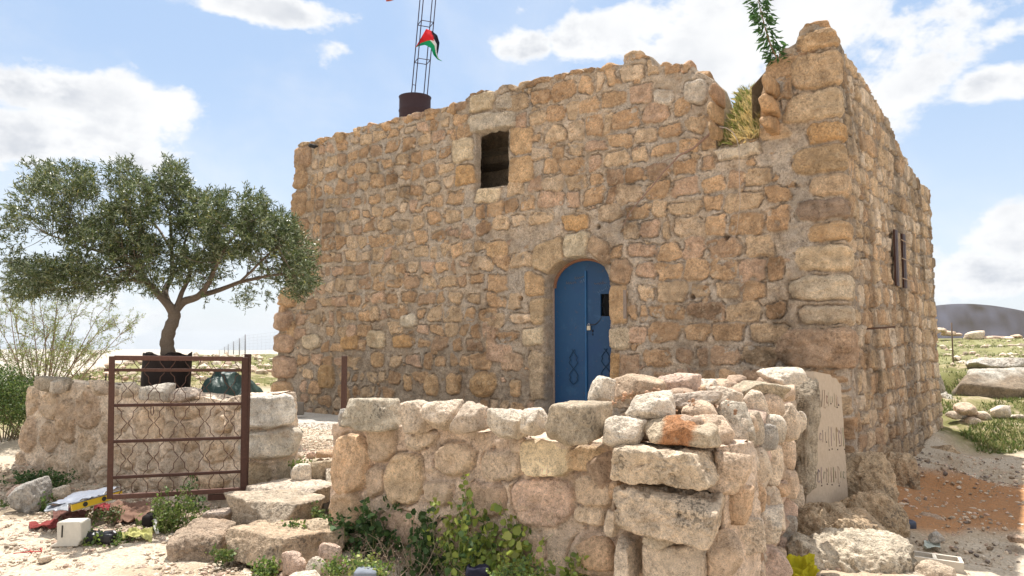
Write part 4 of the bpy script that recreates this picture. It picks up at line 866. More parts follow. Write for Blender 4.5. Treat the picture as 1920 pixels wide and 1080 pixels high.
# inscribed concrete slab leaning at the end of the heap
def slab():
    p0, p1 = at(1511, 955, 7.05), at(1591, 947, 7.75); q0, q1 = at(1527, 694, 7.2), at(1577, 704, 7.8)
    base = (p0+p1)/2; root = thing('inscribed_slab', 'thin grey concrete slab with worn dark lettering, standing by the house corner', 'slab', tuple(base))
    e1 = p1-p0; e1 /= np.linalg.norm(e1); nn = np.array([e1[1], -e1[0], 0]); nn /= np.linalg.norm(nn)
    if nn[1] > 0: nn = -nn
    th = .14; n = 26; V = []
    def P(u, v, w): return (p0*(1-u)+p1*u)*(1-v)+(q0*(1-u)+q1*u)*v-nn*w
    outline = [(0,0),(1,0),(.99,.25),(.98,.5),(.97,.75),(.95,.93),(.80,.98),(.62,1.0),(.6,.97),(.35,1.0),(.0,1.0),(0,.66),(.0,.33)]
    mb = MB(); G_ = 24
    us = np.linspace(0, 1, G_); vs = np.linspace(0, 1, G_*2)
    V = []; 
    for w, flip in ((0, 0), (th, 1)):
        for v in vs:
            for u in us:
                tp = .99-.02*ss(np.array(u), .6, .65)-.045*ss(np.array(u), .8, 1.0)
                pt = P(u*(1-.02*v), v*float(tp), w); V.append(pt)
    V = np.array(V); V[:len(V)//2] += nn*(.004*fbm(V[:len(V)//2], 9, 3, 3))[:, None]
    i = np.arange(G_*2-1)[:, None]*G_; j = np.arange(G_-1)[None]; F = np.stack([i+j, i+j+1, i+G_+j+1, i+G_+j], -1).reshape(-1, 4); N_ = G_*G_*2
    idx = lambda r, c, w: w*N_+r*G_+c
    rim = [idx(0, c, 0) for c in range(G_)]+[idx(r, G_-1, 0) for r in range(1, G_*2)]+[idx(G_*2-1, c, 0) for c in range(G_-2, -1, -1)]+[idx(r, 0, 0) for r in range(G_*2-2, 0, -1)]
    rim = np.array(rim); rn = np.roll(rim, -1); Fr = np.stack([rn, rim, rim+N_, rn+N_], -1)
    mb.add(V, [F, F[:, ::-1]+N_, Fr], (.52,.42,.32)); mb.build('slab_body', M_CONC, root, False)
    # rough broken side facing the heap
    c = P(-.03, .5, th*.55)
    V, F = rock_verts((.10, .13, (q0[2]-p0[2])/2*.99), 77, 12, .09, 5, 6, .95, rotm(math.atan2(e1[1], e1[0]), 0, math.atan2(q0[0]-p0[0], q0[2]-p0[2])*.9))
    mesh_obj('broken_edge', V+c, [F], M_MOSS, root, (.50,.42,.32))
    # worn lettering: joined upright strokes, three lines
    rg = random.Random(4); mb = MB()
    for (v0, hh, n) in ((.80, .13, 11), (.52, .15, 11), (.235, .13, 12)):
        u = .14
        for k in range(n):
            w_ = rg.uniform(.045, .085); hgt = hh*rg.uniform(.3, 1.05); u0 = u+w_*.5
            pts = [(u0, v0+hgt*.5), (u0+rg.uniform(-.008, .008), v0), (u0+rg.uniform(-.01, .02), v0-hgt*.5)]
            if rg.random() < .3: pts += [(u0+w_*.4, v0-hgt*.5-.006), (u0+w_*.8, v0-hgt*.42)]
            if rg.random() < .3: pts = [(u0+w_*.6, v0+hgt*.25), (u0+w_*.3, v0+hgt*.4)]+pts
            mb.tube([P(a, b, -.003) for a, b in pts], rg.choice([.0018, .0025, .0035]), 4, (.26+.12*rg.random(), .21+.1*rg.random(), .16+.09*rg.random()))
            if rg.random() < .4: mb.box(P(u0+.02, v0-hgt*.65, -.003), (.006, .004, .006), None, (.14, .12, .1))
            u += w_
    mb.build('carved_lettering', M_CONC, root)
slab()
# ------------------------------------------------------------------ bedrock under and behind the house
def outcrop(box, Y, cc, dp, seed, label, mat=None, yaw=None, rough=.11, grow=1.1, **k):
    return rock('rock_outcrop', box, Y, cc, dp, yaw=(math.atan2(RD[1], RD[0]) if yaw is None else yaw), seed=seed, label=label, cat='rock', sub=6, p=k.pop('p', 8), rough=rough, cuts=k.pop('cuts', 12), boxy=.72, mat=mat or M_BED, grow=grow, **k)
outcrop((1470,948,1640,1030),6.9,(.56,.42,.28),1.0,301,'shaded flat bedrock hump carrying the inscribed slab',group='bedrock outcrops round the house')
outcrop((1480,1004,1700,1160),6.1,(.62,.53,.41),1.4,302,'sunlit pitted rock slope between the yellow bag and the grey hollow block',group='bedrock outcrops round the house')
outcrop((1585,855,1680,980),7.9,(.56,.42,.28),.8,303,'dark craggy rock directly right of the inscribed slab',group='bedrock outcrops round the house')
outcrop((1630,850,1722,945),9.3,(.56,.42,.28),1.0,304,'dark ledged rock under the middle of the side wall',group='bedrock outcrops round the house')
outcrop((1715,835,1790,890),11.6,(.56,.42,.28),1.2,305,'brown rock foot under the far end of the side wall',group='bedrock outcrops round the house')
outcrop((1716,738,1790,880),14.8,(.60,.55,.47),1.5,306,'sunlit white rock spur leaning against the far end of the side wall',yaw=.2,roll=.55)
outcrop((1742,800,1835,905),13.4,(.62,.53,.42),1.0,316,'broad lower foot of the white rock spur, sloping down to the path',yaw=.2,roll=.6)
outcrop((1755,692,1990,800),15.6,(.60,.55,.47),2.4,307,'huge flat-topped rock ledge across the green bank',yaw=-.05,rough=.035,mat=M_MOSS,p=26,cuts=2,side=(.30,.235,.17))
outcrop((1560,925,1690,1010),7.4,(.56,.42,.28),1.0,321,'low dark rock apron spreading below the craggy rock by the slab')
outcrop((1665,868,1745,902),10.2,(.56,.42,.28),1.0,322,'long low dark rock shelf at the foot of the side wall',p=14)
outcrop((1722,700,1768,760),15.0,(.52,.46,.38),.8,308,'small rock block tucked between the house and the rock ledge')
outcrop((1810,672,1905,700),17.5,(.58,.53,.46),1.4,309,'low rock slab on top of the rock ledge',yaw=0,rough=.06)
def scatter_rocks(lst, Y0, group, mk, size=1.0):
    for k, (px, py, w, h, lab, cc) in enumerate(lst):
        rock('rock', (px-w/2, py-h/2, px+w/2, py+h/2), Y0 if not callable(Y0) else Y0(px, py), cc, None, yaw=k*.7, seed=mk+k, label=lab, cat='rock', group=group, sub=4, p=8, rough=.05, cuts=9, boxy=.75, mat=M_ROCK)
scatter_rocks([(1712+75,778,28,16,'small rock on the green bank, closest to the white rock spur','pale'),(1808,768,40,26,'round rock of the little group below the rock ledge','tan'),(1816,795,42,30,'larger rock of the little group below the rock ledge, lowest one','pale'),
  (1838,780,38,22,'rock at the right of the little group below the rock ledge','pale'),(1877,772,34,26,'white rock alone on the green bank near the right edge','white'),(1800,748+30,26,16,'smallest rock in the group below the rock ledge','grey'),(1908,782,26,10,'flat white rock on the green bank at the right edge','white')], 13.2, 'rocks on the green bank', 330)
def fy(px, py): return 34
FL = ['pink rock on the field crest, nearest the house wall', 'pale rock second from the house on the field crest', 'tan rock with a flat top left of the lone post on the crest', 'small pinkish rock just right of the lone post on the crest', 'largest boulder on the crest of the green field',
 'tan rock right of the largest boulder on the crest', 'low pinkish rock on the crest, two right of the largest boulder', 'wide pale rock on the crest below the steep end of the dark hill', 'tan rock near the right edge, upper one on the crest', 'pinkish rock at the very right edge, lower one on the crest', 'small pale rock left of the largest boulder on the crest', 'low tan rock tucked behind the boulder on the crest']
FR = [(1752,622,22,10),(1765,619,20,9),(1778,625,26,10),(1795,627,16,6),(1828,629,34,18),(1851,634,24,8),(1868,634,30,9),(1890,636,34,11),(1906,631,20,9),(1912,637,22,9),(1815,632,16,6),(1842,625+10,14,6)]
for k, (px, py, w, h) in enumerate(FR):
    rock('rock', (px-w/2, py-h/2, px+w/2, py+h/2), 42, ['pink', 'pale', 'tan'][k % 3], None, yaw=k, seed=350+k, label=FL[k], cat='rock', group=None if k == 4 else 'rocks along the crest of the field', sub=3, p=7, rough=.05, cuts=9, boxy=.75)
# boulders and blocks on the right-hand ground
scatter_rocks([(1748,980,56,34,'brown rock lying in the shaded red soil behind the hollow block','brown'),(1782,985,16,14,'small white stone touching the brown rock in the red soil','white')], 7.9, None, 370)
scatter_rocks([(1755,1008,28,22,'dark grey stone beside the crumpled wrapper','grey'),(1808,1048,24,18,'brown stone right of the hollow block','brown'),(1905,1010,30,14,'brown stone in the sunlit red soil at the right edge','brown')], 7.0, None, 376)
scatter_rocks([(1760,892,44,34,'squarish brown stone below the far end of the side wall','brown')], 9.9, None, 380)
rock('rock', (1715,1052,1790,1110), 5.9, (.62,.5,.38), None, seed=385, label='pale round-backed rock in front of the hollow block', cat='rock', sub=5, p=7, rough=.05)
# ------------------------------------------------------------------ steps and rocks on the left
def step(box, Y, cc, dp, seed, label, **k):
    return rock('stone_step', box, Y, cc, dp, yaw=YW, seed=seed, label=label, cat='step', group='stone steps up to the yard', sub=6, p=22, rough=.03, cuts=6, boxy=1.0, mat=M_BED, **k)
step((425,985,645,1045),5.75,(.58,.44,.31),.75,401,'lowest flat stone step with an orange edge')
step((432,925,612,990),6.3,(.52,.43,.33),.6,402,'middle step, the longest, with a rough concrete-like front')
step((470,905,640,940),6.75,(.62,.52,.42),.7,403,'thin flat tread slab lying on the middle step')
step((575,862,640,915),7.15,(.55,.44,.31),.5,404,'top step, brown, against the foreground wall end')
LR_ = [((325,978,442,1050),5.9,(.46,.35,.26),.7,'rough brown boulder left of the lowest step',6),((378,955,430,988),6.35,(.56,.45,.37),.3,'small pitted pink rock behind the rough brown boulder',5),
 ((571,972,624,1018),5.75,(.62,.49,.35),.3,'rounded ochre rock right of the lowest step tread',5),((525,1030,577,1085),5.2,'pink',.3,'pinkish angular rock below the lowest step',5),((570,1044,612,1090),5.1,'white',.28,'white pointed rock below the lowest step',5),
 ((602,1018,642,1066),5.25,'pink',.3,'pink rock touching the foot of the foreground wall end',5),((484,1032,508,1055),5.5,'pale',.15,'small pale rock under the edge of the lowest step',4),((546,868,584,912),6.95,'white',.3,'white angular stone at the side of the top step',5),
 ((535,1070,600,1110),4.9,'white',.3,'flat white rock at the bottom edge beside the weeds',5),
 ((25,898,95,980),7.0,(.46,.43,.39),.35,'tall pale grey angular boulder at the left',6),((18,908,55,935),7.5,'pink',.3,'small pinkish rock behind the tall grey boulder',4),((88,913,125,940),7.4,'white',.25,'white rock between the tall grey boulder and the cardboard',4),
 ((295,1012,316,1028),6.0,'pink',.12,'small pink stone at the end of the yellow bag',4),((74,1040,96,1053),5.6,'pale',.1,'small pale stone lying alone on the gravel',4),((552,848,572,862),7.6,'pale',.15,'left one of the small stones edging the yard above the steps',4),((574,846,592,862),7.6,'pink',.15,'middle one of the small stones edging the yard above the steps',4),((592,842,625,858),7.5,'ochre',.2,'right one of the small stones edging the yard above the steps',4)]
for k, (b, Y, cc, dp, lab, sb) in enumerate(LR_):
    rock('rock', b, Y, cc, dp, yaw=.3*k, seed=420+k, label=lab, cat='rock', sub=sb, p=(12 if k == 9 else 8), rough=.05, cuts=9, boxy=.78, mat=M_BED if k < 2 else M_ROCK, roll=(.55 if k == 9 else 0))
# stones on the left wall's top
G4 = 'stones lying along the lumpy garden wall'
for k, (b, Y, cc, lab) in enumerate([((76,705,140,735),8.5,(.5,.42,.32),'rounded brown stone on the left end of the lumpy wall'),((96,712,125,738),8.3,'white','pale stone just right of the rounded brown one at the wall end'),((170,712,212,742),7.9,'pale','broad pale stone on the lumpy wall left of the gate'),((226,716,262,745),7.8,'white','white stone on the lumpy wall behind the gate, left of the planter foot'),((268,718,328,752),7.6,(.64,.58,.5),'square pale block on the lumpy wall below the rusty planter'),
   ((318,728,385,752),7.6,(.6,.5,.42),'low white stone on the lumpy wall between planter and green tarpaulin'),((208,724,230,742),8.1,'pale','small stone peeping over the wall at the left gate post'),((430,740,470,768),7.3,'pale','pale stone between the gate stile and the white block')]):
    rock('cap_stone', b, Y, cc, .35, yaw=math.atan2(LD[1], LD[0]), seed=460+k, label=lab, cat='stone', group=G4, sub=5, p=9, rough=.045, cuts=9, boxy=.8, mat=M_MOSS if k == 0 else None, grow=1.05)
# ------------------------------------------------------------------ iron gate and posts
RU, RU2 = (.095, .046, .033), (.075, .036, .027)
def gate():
    TLp, TRp, BLp, BRp = at(210, 671, 6.3), at(459, 673, 6.75), at(206, 932, 6.3), at(456, 918, 6.75)
    root = thing('iron_gate', 'rusty iron gate with wavy bars standing open before the lumpy wall', 'gate', tuple(BRp))
    def Q(u, v): return (TLp*(1-u)+TRp*u)*(1-v)+(BLp*(1-u)+BRp*u)*v     # v down
    def bar(a, b, wd, dp, name, col=RU):
        mb = MB(); A, B = Q(*a), Q(*b); d = B-A; L = np.linalg.norm(d); d /= L; nn = np.cross(d, np.array([0, 0, 1.])) if abs(d[2]) < .9 else np.array([-(TRp-TLp)[1], (TRp-TLp)[0], 0])
        nn = nn/np.linalg.norm(nn); w = np.cross(nn, d); mb.box((A+B)/2, (L/2, dp/2, wd/2), np.stack([d, nn, w], 1), col); o = mb.build(name, M_RUST, root, False)
        bv = o.modifiers.new('b', 'BEVEL'); bv.width = .004; bv.segments = 2; return o
    bar((0, -.012), (0, 1.012), .045, .04, 'stile'); bar((1, -.012), (1, 1.012), .05, .04, 'stile', RU2)
    bar((.015, 0), (.985, 0), .04, .035, 'rail', (.12, .058, .044)); bar((.015, 1), (.985, 1), .04, .035, 'rail', (.13, .065, .05))
    for v in (.345, .605, .862): bar((.015, v), (.985, v), .026, .022, 'rail', RU2)
    bar((-.055, .088), (.975, .088), .026, .022, 'latch_bolt')
    bar((.72, 1.045), (.9, 1.045), .05, .03, 'foot_plate', RU2)
    vs = [0.0, .345, .605, .862, 1.0]; mids = [.22, .475, .733]
    n = 5; sp_ = 1/n*.99
    for k in range(n):
        uc = .115+k*.192
        for sx in (-1, 1):
            prof = []
            def seg(v0, vm, v1):
                h0, h1 = vm-v0, v1-vm
                return [(.055, v0), (.060, v0+h0*.12), (.035, v0+h0*.36), (.033, v0+h0*.66), (.012, v0+h0*.9), (.0035, vm), (.012, vm+h1*.1), (.033, vm+h1*.34), (.035, vm+h1*.64), (.060, vm+h1*.88)]
            prof = [(.03, .012), (.036, .035), (.066, .08)]+seg(.095, .22, .345)+seg(.345, .475, .605)+seg(.605, .733, .862)+[(.058, .862), (.06, .88), (.033, .915), (.03, .96), (.045, .99)]
            pts = []
            for a, v in prof:
                u = uc+sx*(a*1.22); 
                if .0 < u < 1: pts.append(Q(u, v))
            if len(pts) < 3: continue
            mb = MB(); mb.tube(pts, .0034, 5, (.095, .048, .034)); mb.build('wavy_bar', M_RUST, root)
    # hanging hook and chain end
    mb = MB(); a = Q(.285, .35); mb.tube([a, a+[0, 0, -.06], a+[.012, 0, -.085], a+[.024, 0, -.06], a+[.02, 0, -.01]], .004, 5, (.1, .05, .04)); mb.build('hook', M_RUST, root)
    # hinge post standing right behind the stile
    mb = MB(); p0, p1 = at(461, 925, 6.85), at(462, 668, 6.85); c = (p0+p1)/2; mb.box(c, (.022, .03, (p1[2]-p0[2])/2+.02), None, RU2); o = mb.build('hinge_post', M_RUST, root, False)
gate()
mb = MB(); p0, p1 = at(645, 830, 6.35), at(644.5, 667, 6.35); mb.box((0, 0, 0), (.021, .021, (p1[2]-p0[2])/2+.12), None, (.085, .045, .034)); o = mb.build('gate_post', M_RUST, None, False); o.location = (p0+p1)/2-np.array([0, 0, .12]); bv = o.modifiers.new('b', 'BEVEL'); bv.width = .004
tag(o, 'square rusty iron post standing at the left end of the foreground wall', 'post')
# ------------------------------------------------------------------ mast with flag on the roof
def mast():
    Y = 13.6; b = at(778, 214, Y); zt = at(778, 183, Y)[2]
    dr_ = thing('oil_drum', 'dark oil drum on the roof edge carrying the lattice mast', 'drum', tuple(b))
    rb = .29; V = []; k = 28; prof = [(rb, -.3), (rb, .02), (rb+.012, .05), (rb, .08), (rb, zt-b[2]-.03), (rb+.012, zt-b[2]), (rb-.01, zt-b[2]+.005), (rb-.03, zt-b[2]-.03), (0.01, zt-b[2]-.03)]
    for r_, z in prof:
        for a in range(k): V.append((b[0]+r_*math.cos(a*2*math.pi/k), b[1]+r_*math.sin(a*2*math.pi/k), b[2]+z))
    i = np.arange(len(prof)-1)[:, None]*k; j = np.arange(k)[None]; F = np.stack([i+j, i+(j+1) % k, i+k+(j+1) % k, i+k+j], -1).reshape(-1, 4)
    mb = MB(); mb.add(V, [F], (.045, .025, .03)); mb.build('drum_shell', M_RUST, dr_)
    base = at(785.5, 186, Y); top = at(803, -10, Y); ax = (top-base); H0 = np.linalg.norm(ax); ax /= H0; tot_h = H0*1.55
    root = thing('lattice_mast', 'leaning square lattice mast of thin dark rods rising from the oil drum', 'mast', tuple(base))
    yaw = .42; e1 = np.array([math.cos(yaw), math.sin(yaw), 0]); e2 = np.array([-math.sin(yaw), math.cos(yaw), 0]); hw = .118
    col = (.05, .035, .06)
    for s1, s2 in ((-1, -1), (1, -1), (1, 1), (-1, 1)):
        mb = MB(); o_ = e1*s1*hw+e2*s2*hw; mb.tube([base+o_-ax*.15, base+o_+ax*tot_h], .010, 6, col); mb.build('leg', M_RUST, root)
    for h in (.08, .36, .72, 1.06, 1.4):
        mb = MB(); c = [base+ax*H0*h*1.0+e1*a*hw+e2*b_*hw for a, b_ in ((-1, -1), (1, -1), (1, 1), (-1, 1))]
        if h == .08: mb.tube([c[0]+ax*.05, c[3]+ax*.14], .007, 5, col)
        else:
            for q in range(4): mb.tube([c[q], c[(q+1) % 4]], .008 if h != 1.06 else .013, 5, col)
        mb.build('cross_ring', M_RUST, root)
    # flag wrapped round the mast: green below, white, black above, red triangle at the hoist
    Yf = 13.42; nu, nv = 40, 24; V = []; cols = []
    top_c = [(799, 54), (810, 58), (820, 66), (824, 80), (822, 94), (820, 104), (823, 110)]; bot_c = [(779, 89), (786, 86), (797, 84), (808, 90), (813, 103), (821, 112), (829, 115)]
    def cur(P, t):
        P = np.array(P, float); x = t*(len(P)-1); i = min(int(x), len(P)-2); f = x-i; return P[i]*(1-f)+P[i+1]*f
    for a in range(nu+1):
        u = a/nu
        for b_ in range(nv+1):
            v = b_/nv; q = cur(bot_c, u)*(1-v)+cur(top_c, u)*v; p = at(q[0], q[1], Yf+.07*math.sin(u*9+v*4)+.05*math.sin(v*7+u*2)); V.append(p)
            c = (.015, .36, .17) if v < .45 else ((.75, .75, .77) if v < .70 else (.02, .02, .03))
            if u < .40*(1-abs(v-.6)*1.6) : c = (.68, .03, .04)
            cols.append(c)
    i = np.arange(nu)[:, None]*(nv+1); j = np.arange(nv)[None]; F = np.stack([i+j, i+nv+1+j, i+nv+2+j, i+j+1], -1).reshape(-1, 4)
    V = np.array(V); c0 = V.mean(0); o = mesh_obj('flag', V-c0, [F], M_CLOTH, None, np.array(cols)); o.location = c0; sm = o.modifiers.new('s', 'SOLIDIFY'); sm.thickness = .003
    tag(o, 'small flag in red, green, white and black draped on the lattice mast', 'flag')
    V = []; cols = []
    for a in range(13):
        for b_ in range(7):
            V.append(at(724+a*5.2, 2.5-b_*6-a*1.6+2*math.sin(a*.8), 13.6+.05*math.sin(a*.9+b_*.5))); cols.append((.5, .1, .08) if a+b_ < 9 else (.7, .7, .7))
    V = np.array(V); c0 = V.mean(0); i = np.arange(12)[:, None]*7; j = np.arange(6)[None]; F = np.stack([i+j, i+7+j, i+8+j, i+j+1], -1).reshape(-1, 4)
    o = mesh_obj('flag', V-c0, [F], M_CLOTH, None, np.array(cols)); o.location = c0; sm = o.modifiers.new('s', 'SOLIDIFY'); sm.thickness = .003
    tag(o, 'reddish tip of a second flag hanging at the very top edge left of the mast', 'flag')
mast()
# ------------------------------------------------------------------ vegetation
def leaf_mesh(P, D, L, W, col, rng, curl=.15):
    """diamond leaves at P pointing along D, random roll"""
    n = len(P); D = D/(np.linalg.norm(D, axis=1)[:, None]+1e-9); r = rng.normal(0, 1, (n, 3)); S = np.cross(D, r); S /= np.linalg.norm(S, axis=1)[:, None]+1e-9; Nn = np.cross(D, S)
    L = np.broadcast_to(L, (n,))[:, None]; W = np.broadcast_to(W, (n,))[:, None]
    V = np.stack([P, P+D*L*.45+S*W*.5+Nn*L*curl*.3, P+D*L-Nn*L*curl, P+D*L*.45-S*W*.5+Nn*L*curl*.3], 1).reshape(-1, 3)
    F = np.arange(n*4).reshape(-1, 4); return V, F, np.repeat(col, 4, 0)
def sph(rng, n): v = rng.normal(0, 1, (n, 3)); return v/np.linalg.norm(v, axis=1)[:, None]
def curve(a, b, bend, n=9):
    t = np.linspace(0, 1, n)[:, None]; a, b = np.asarray(a), np.asarray(b); return a*(1-t)+b*t+np.asarray(bend)*4*t*(1-t)
def olive():
    rng = np.random.default_rng(12); Y0 = 8.9
    foot = at(316, 668, Y0); root = thing('olive_tree', 'olive tree with a broad dense grey-green crown growing from the rusty planter', 'tree', tuple(foot-np.array([0, 0, .3])))
    tp = [at(x, y, Y0+d) for x, y, d in ((316,690,0),(315,662,0),(313,640,0),(318,618,0),(326,598,.02),(327,582,.03))]
    mb = MB(); bc = (.17, .135, .105)
    def smooth_path(P, n=4):
        P = np.array(P); out = []
        for i in range(len(P)-1):
            p0 = P[max(i-1, 0)]; p1 = P[i]; p2 = P[i+1]; p3 = P[min(i+2, len(P)-1)]
            for t in np.linspace(0, 1, n, endpoint=False): out.append(.5*((2*p1)+(-p0+p2)*t+(2*p0-5*p1+4*p2-p3)*t*t+(-p0+3*p1-3*p2+p3)*t**3))
        out.append(P[-1]); return np.array(out)
    pp = smooth_path(tp); mb.tube(pp, np.linspace(.086, .066, len(pp))*(1+.08*np.sin(np.arange(len(pp))*1.9)), 14, bc)
    limbs = []
    def limb(pts, r0, r1):
        P = smooth_path([at(x, y, Y0+d) for x, y, d in pts], 5); P += .012*np.stack([fbm(P, 4, 2, 1), fbm(P, 4, 2, 2), fbm(P, 4, 2, 3)], -1)
        mb.tube(P, np.linspace(r0, r1, len(P)), 9, bc); limbs.append(P)
    limb([(326,590,.02),(316,572,0),(298,552,.05),(278,530,.1),(258,500,.2),(240,460,.3)], .062, .02)
    limb([(316,572,0),(310,545,.15),(322,515,.3),(322,470,.4),(318,400,.4)], .045, .015)
    limb([(327,584,.03),(345,566,.1),(372,556,.1),(392,530,0),(402,510,0)], .058, .022)
    limb([(372,556,.1),(410,545,.3),(450,530,.3),(500,518,.2),(545,512,.1)], .036, .012)
    limb([(332,575,.03),(343,548,.1),(356,510,.25),(346,462,.35),(360,420,.4)], .034, .008)
    limb([(278,530,-.2),(240,524,0),(200,530,.3),(150,538,.4),(80,545,.3)], .026, .008)
    limb([(258,500,-.3),(210,480,.2),(150,460,.4),(90,440,.5)], .026, .009)
    limb([(398,515,0),(420,470,-.3),(450,430,-.3)], .022, .009); limb([(450,530,.3),(490,490,-.2),(520,460,-.3)], .018, .008)
    limb([(322,470,.4),(290,420,.7),(250,380,.8)], .018, .008); limb([(322,515,.3),(380,470,.8),(410,420,1)], .02, .008)
    # crown: masses traced from the silhouette (px, py, rx, ry, weight)
    B = [(75,395,62,62,1.3),(50,450,50,60,1),(95,470,80,62,1.5),(70,330,36,32,.5),(120,345,48,36,.7),(172,350,34,34,.6),(160,400,60,55,1.2),(170,470,70,58,1.4),(60,510,48,42,.9),(120,520,60,38,1.),(50,545,36,14,.3),(190,525,55,26,.7),
         (232,335,30,32,.45),(255,372,42,42,.8),(228,430,45,55,1.2),(255,480,55,48,1.1),(325,335,36,34,.6),(318,380,55,42,1.1),(300,430,60,52,1.3),(300,490,60,40,.9),(365,400,55,44,1.1),(370,455,62,52,1.4),(372,505,55,34,.9),(415,390,40,34,.7),(428,440,50,50,1.2),
         (470,385,28,26,.4),(478,430,46,44,1.1),(515,430,36,34,.7),(500,480,58,50,1.5),(545,470,38,42,1.),(555,510,34,36,.9),(440,500,60,44,1.2),(500,530,60,26,.8),(540,540,38,18,.5),(455,552,22,20,.3),(400,555,22,12,.15),(250,540,50,18,.35),(330,350,20,40,.3)]
    P = []; Dd = []; tw = MB(); Wt = np.array([b[4] for b in B]); Wt = Wt/Wt.sum(); allL = np.concatenate(limbs)
    cen = at(305, 470, Y0)
    nsp = 8600; sprC = []
    for k in range(nsp):
        b = B[rng.choice(len(B), p=Wt)]; v = sph(rng, 1)[0]*rng.uniform(.25, 1.0)**.45
        # lumpy sub-clusters
        px, py = b[0]+v[0]*b[2]*.93, b[1]+v[1]*b[3]*.93; dep = v[2]*(.25+.006*min(b[2], 60)*1.0)+ .25*math.sin(b[0]*.05+b[1]*.03)
        p = at(px, py, Y0+dep); 
        if (184 < px < 207 and py < 385+rng.uniform(-12, 12)) or (281 < px < 290 and py < 350) or (425 < px < 440 and py < 412+rng.uniform(-10, 10)) or (348 < px < 372 and py < 352) or (170 < px < 270 and py > 545) or (385 < px < 440 and py > 548 and rng.random() < .8): continue
        if fbm(p[None], 2.1, 2, 55)[0] < -.17: continue
        cb = at(b[0], b[1], Y0); d = (p-cb); d /= np.linalg.norm(d)+1e-6; d = d*.6+(p-cen)/2.5+rng.normal(0, .45, 3)+np.array([0, 0, .12]); d /= np.linalg.norm(d)
        L = rng.uniform(.07, .17); n = int(L/.0095); t = np.linspace(0, 1, n); pts = p+np.outer(t, d)*L; pts[:, 2] -= .05*t**2*L*4*rng.uniform(0, 1)
        P.append(pts); ld = np.tile(d, (n, 1))*.75+rng.normal(0, .62, (n, 3)); Dd.append(ld); sprC.append(np.full(n, rng.uniform(-1, 1)))
        if k % 3 == 0: tw.tube(pts[[0, n//2, n-1]], [.003, .002, .001], 3, (.28, .24, .17), cap=False)
        if k % 22 == 0:
            q = allL[np.argmin(((allL-p)**2).sum(1))]; 
            if np.linalg.norm(q-p) < 1.1: mb.tube(curve(q, p, rng.normal(0, .06, 3), 7), np.linspace(.006, .002, 7), 4, (.20, .16, .12), cap=False)
    P = np.concatenate(P); Dd = np.concatenate(Dd); sc = np.concatenate(sprC); n = len(P); print('olive leaves', n)
    top = np.array([.090, .125, .040]); und = np.array([.27, .31, .19]); m = (rng.random(n) < .30)[:, None]; yel = (rng.random(n) < .06)[:, None]
    col = np.where(m, und, top); col = np.where(yel, np.array([.30, .30, .09]), col)*(1+.22*sc+.18*rng.normal(0, 1, n))[:, None].clip(.4, 1.8)
    V, F, c = leaf_mesh(P, Dd, rng.uniform(.04, .068, n), rng.uniform(.011, .016, n), col, rng, .12)
    tr = mb.build('trunk', M_BARK, root); cr = mesh_obj('crown', V, [F], M_OLIVE, root, c, False); tw.build('twig_growth', M_BARK, cr)
    # rusty planter made from an old drum
    c0 = at(311, 728, Y0); zt = at(311, 664, Y0)[2]; pr = thing('rusty_planter', 'rusted ragged-edged drum used as planter for the olive tree', 'planter', (c0[0], c0[1], gz(c0[0], c0[1])))
    k = 40; V = []; r0 = .268; z0 = gz(c0[0], c0[1])-.05
    zs = [z0, z0+.3, (z0+zt)/2, zt-.2, zt-.06, zt]
    for q, z in enumerate(zs):
        for a in range(k):
            an = a*2*math.pi/k; rr = r0*(1+.03*math.sin(an*3+z*4)+.012*math.sin(an*9+q)); zz = z+(.018*math.sin(an*5)+.02*(rng.random()-.5) if q == 5 else 0); V.append((c0[0]+rr*math.cos(an), c0[1]+rr*math.sin(an), zz))
    i = np.arange(5)[:, None]*k; j = np.arange(k)[None]; F = np.stack([i+j, i+(j+1) % k, i+k+(j+1) % k, i+k+j], -1).reshape(-1, 4)
    mb = MB(); mb.add(V, [F], (.020, .012, .010)); o = mb.build('drum_shell', M_RUST, pr); sm = o.modifiers.new('s', 'SOLIDIFY'); sm.thickness = .008
    mb = MB(); V = [(c0[0], c0[1], zt-.05)]+[(c0[0]+r0*.98*math.cos(a*2*math.pi/24), c0[1]+r0*.98*math.sin(a*2*math.pi/24), zt-.08+.02*math.sin(a*2)) for a in range(24)]
    mb.add(V, [np.array([[0, a+1, (a+1) % 24+1] for a in range(24)])], (.2, .13, .08)); mb.build('potting_soil', M_DIRT, pr)
olive()
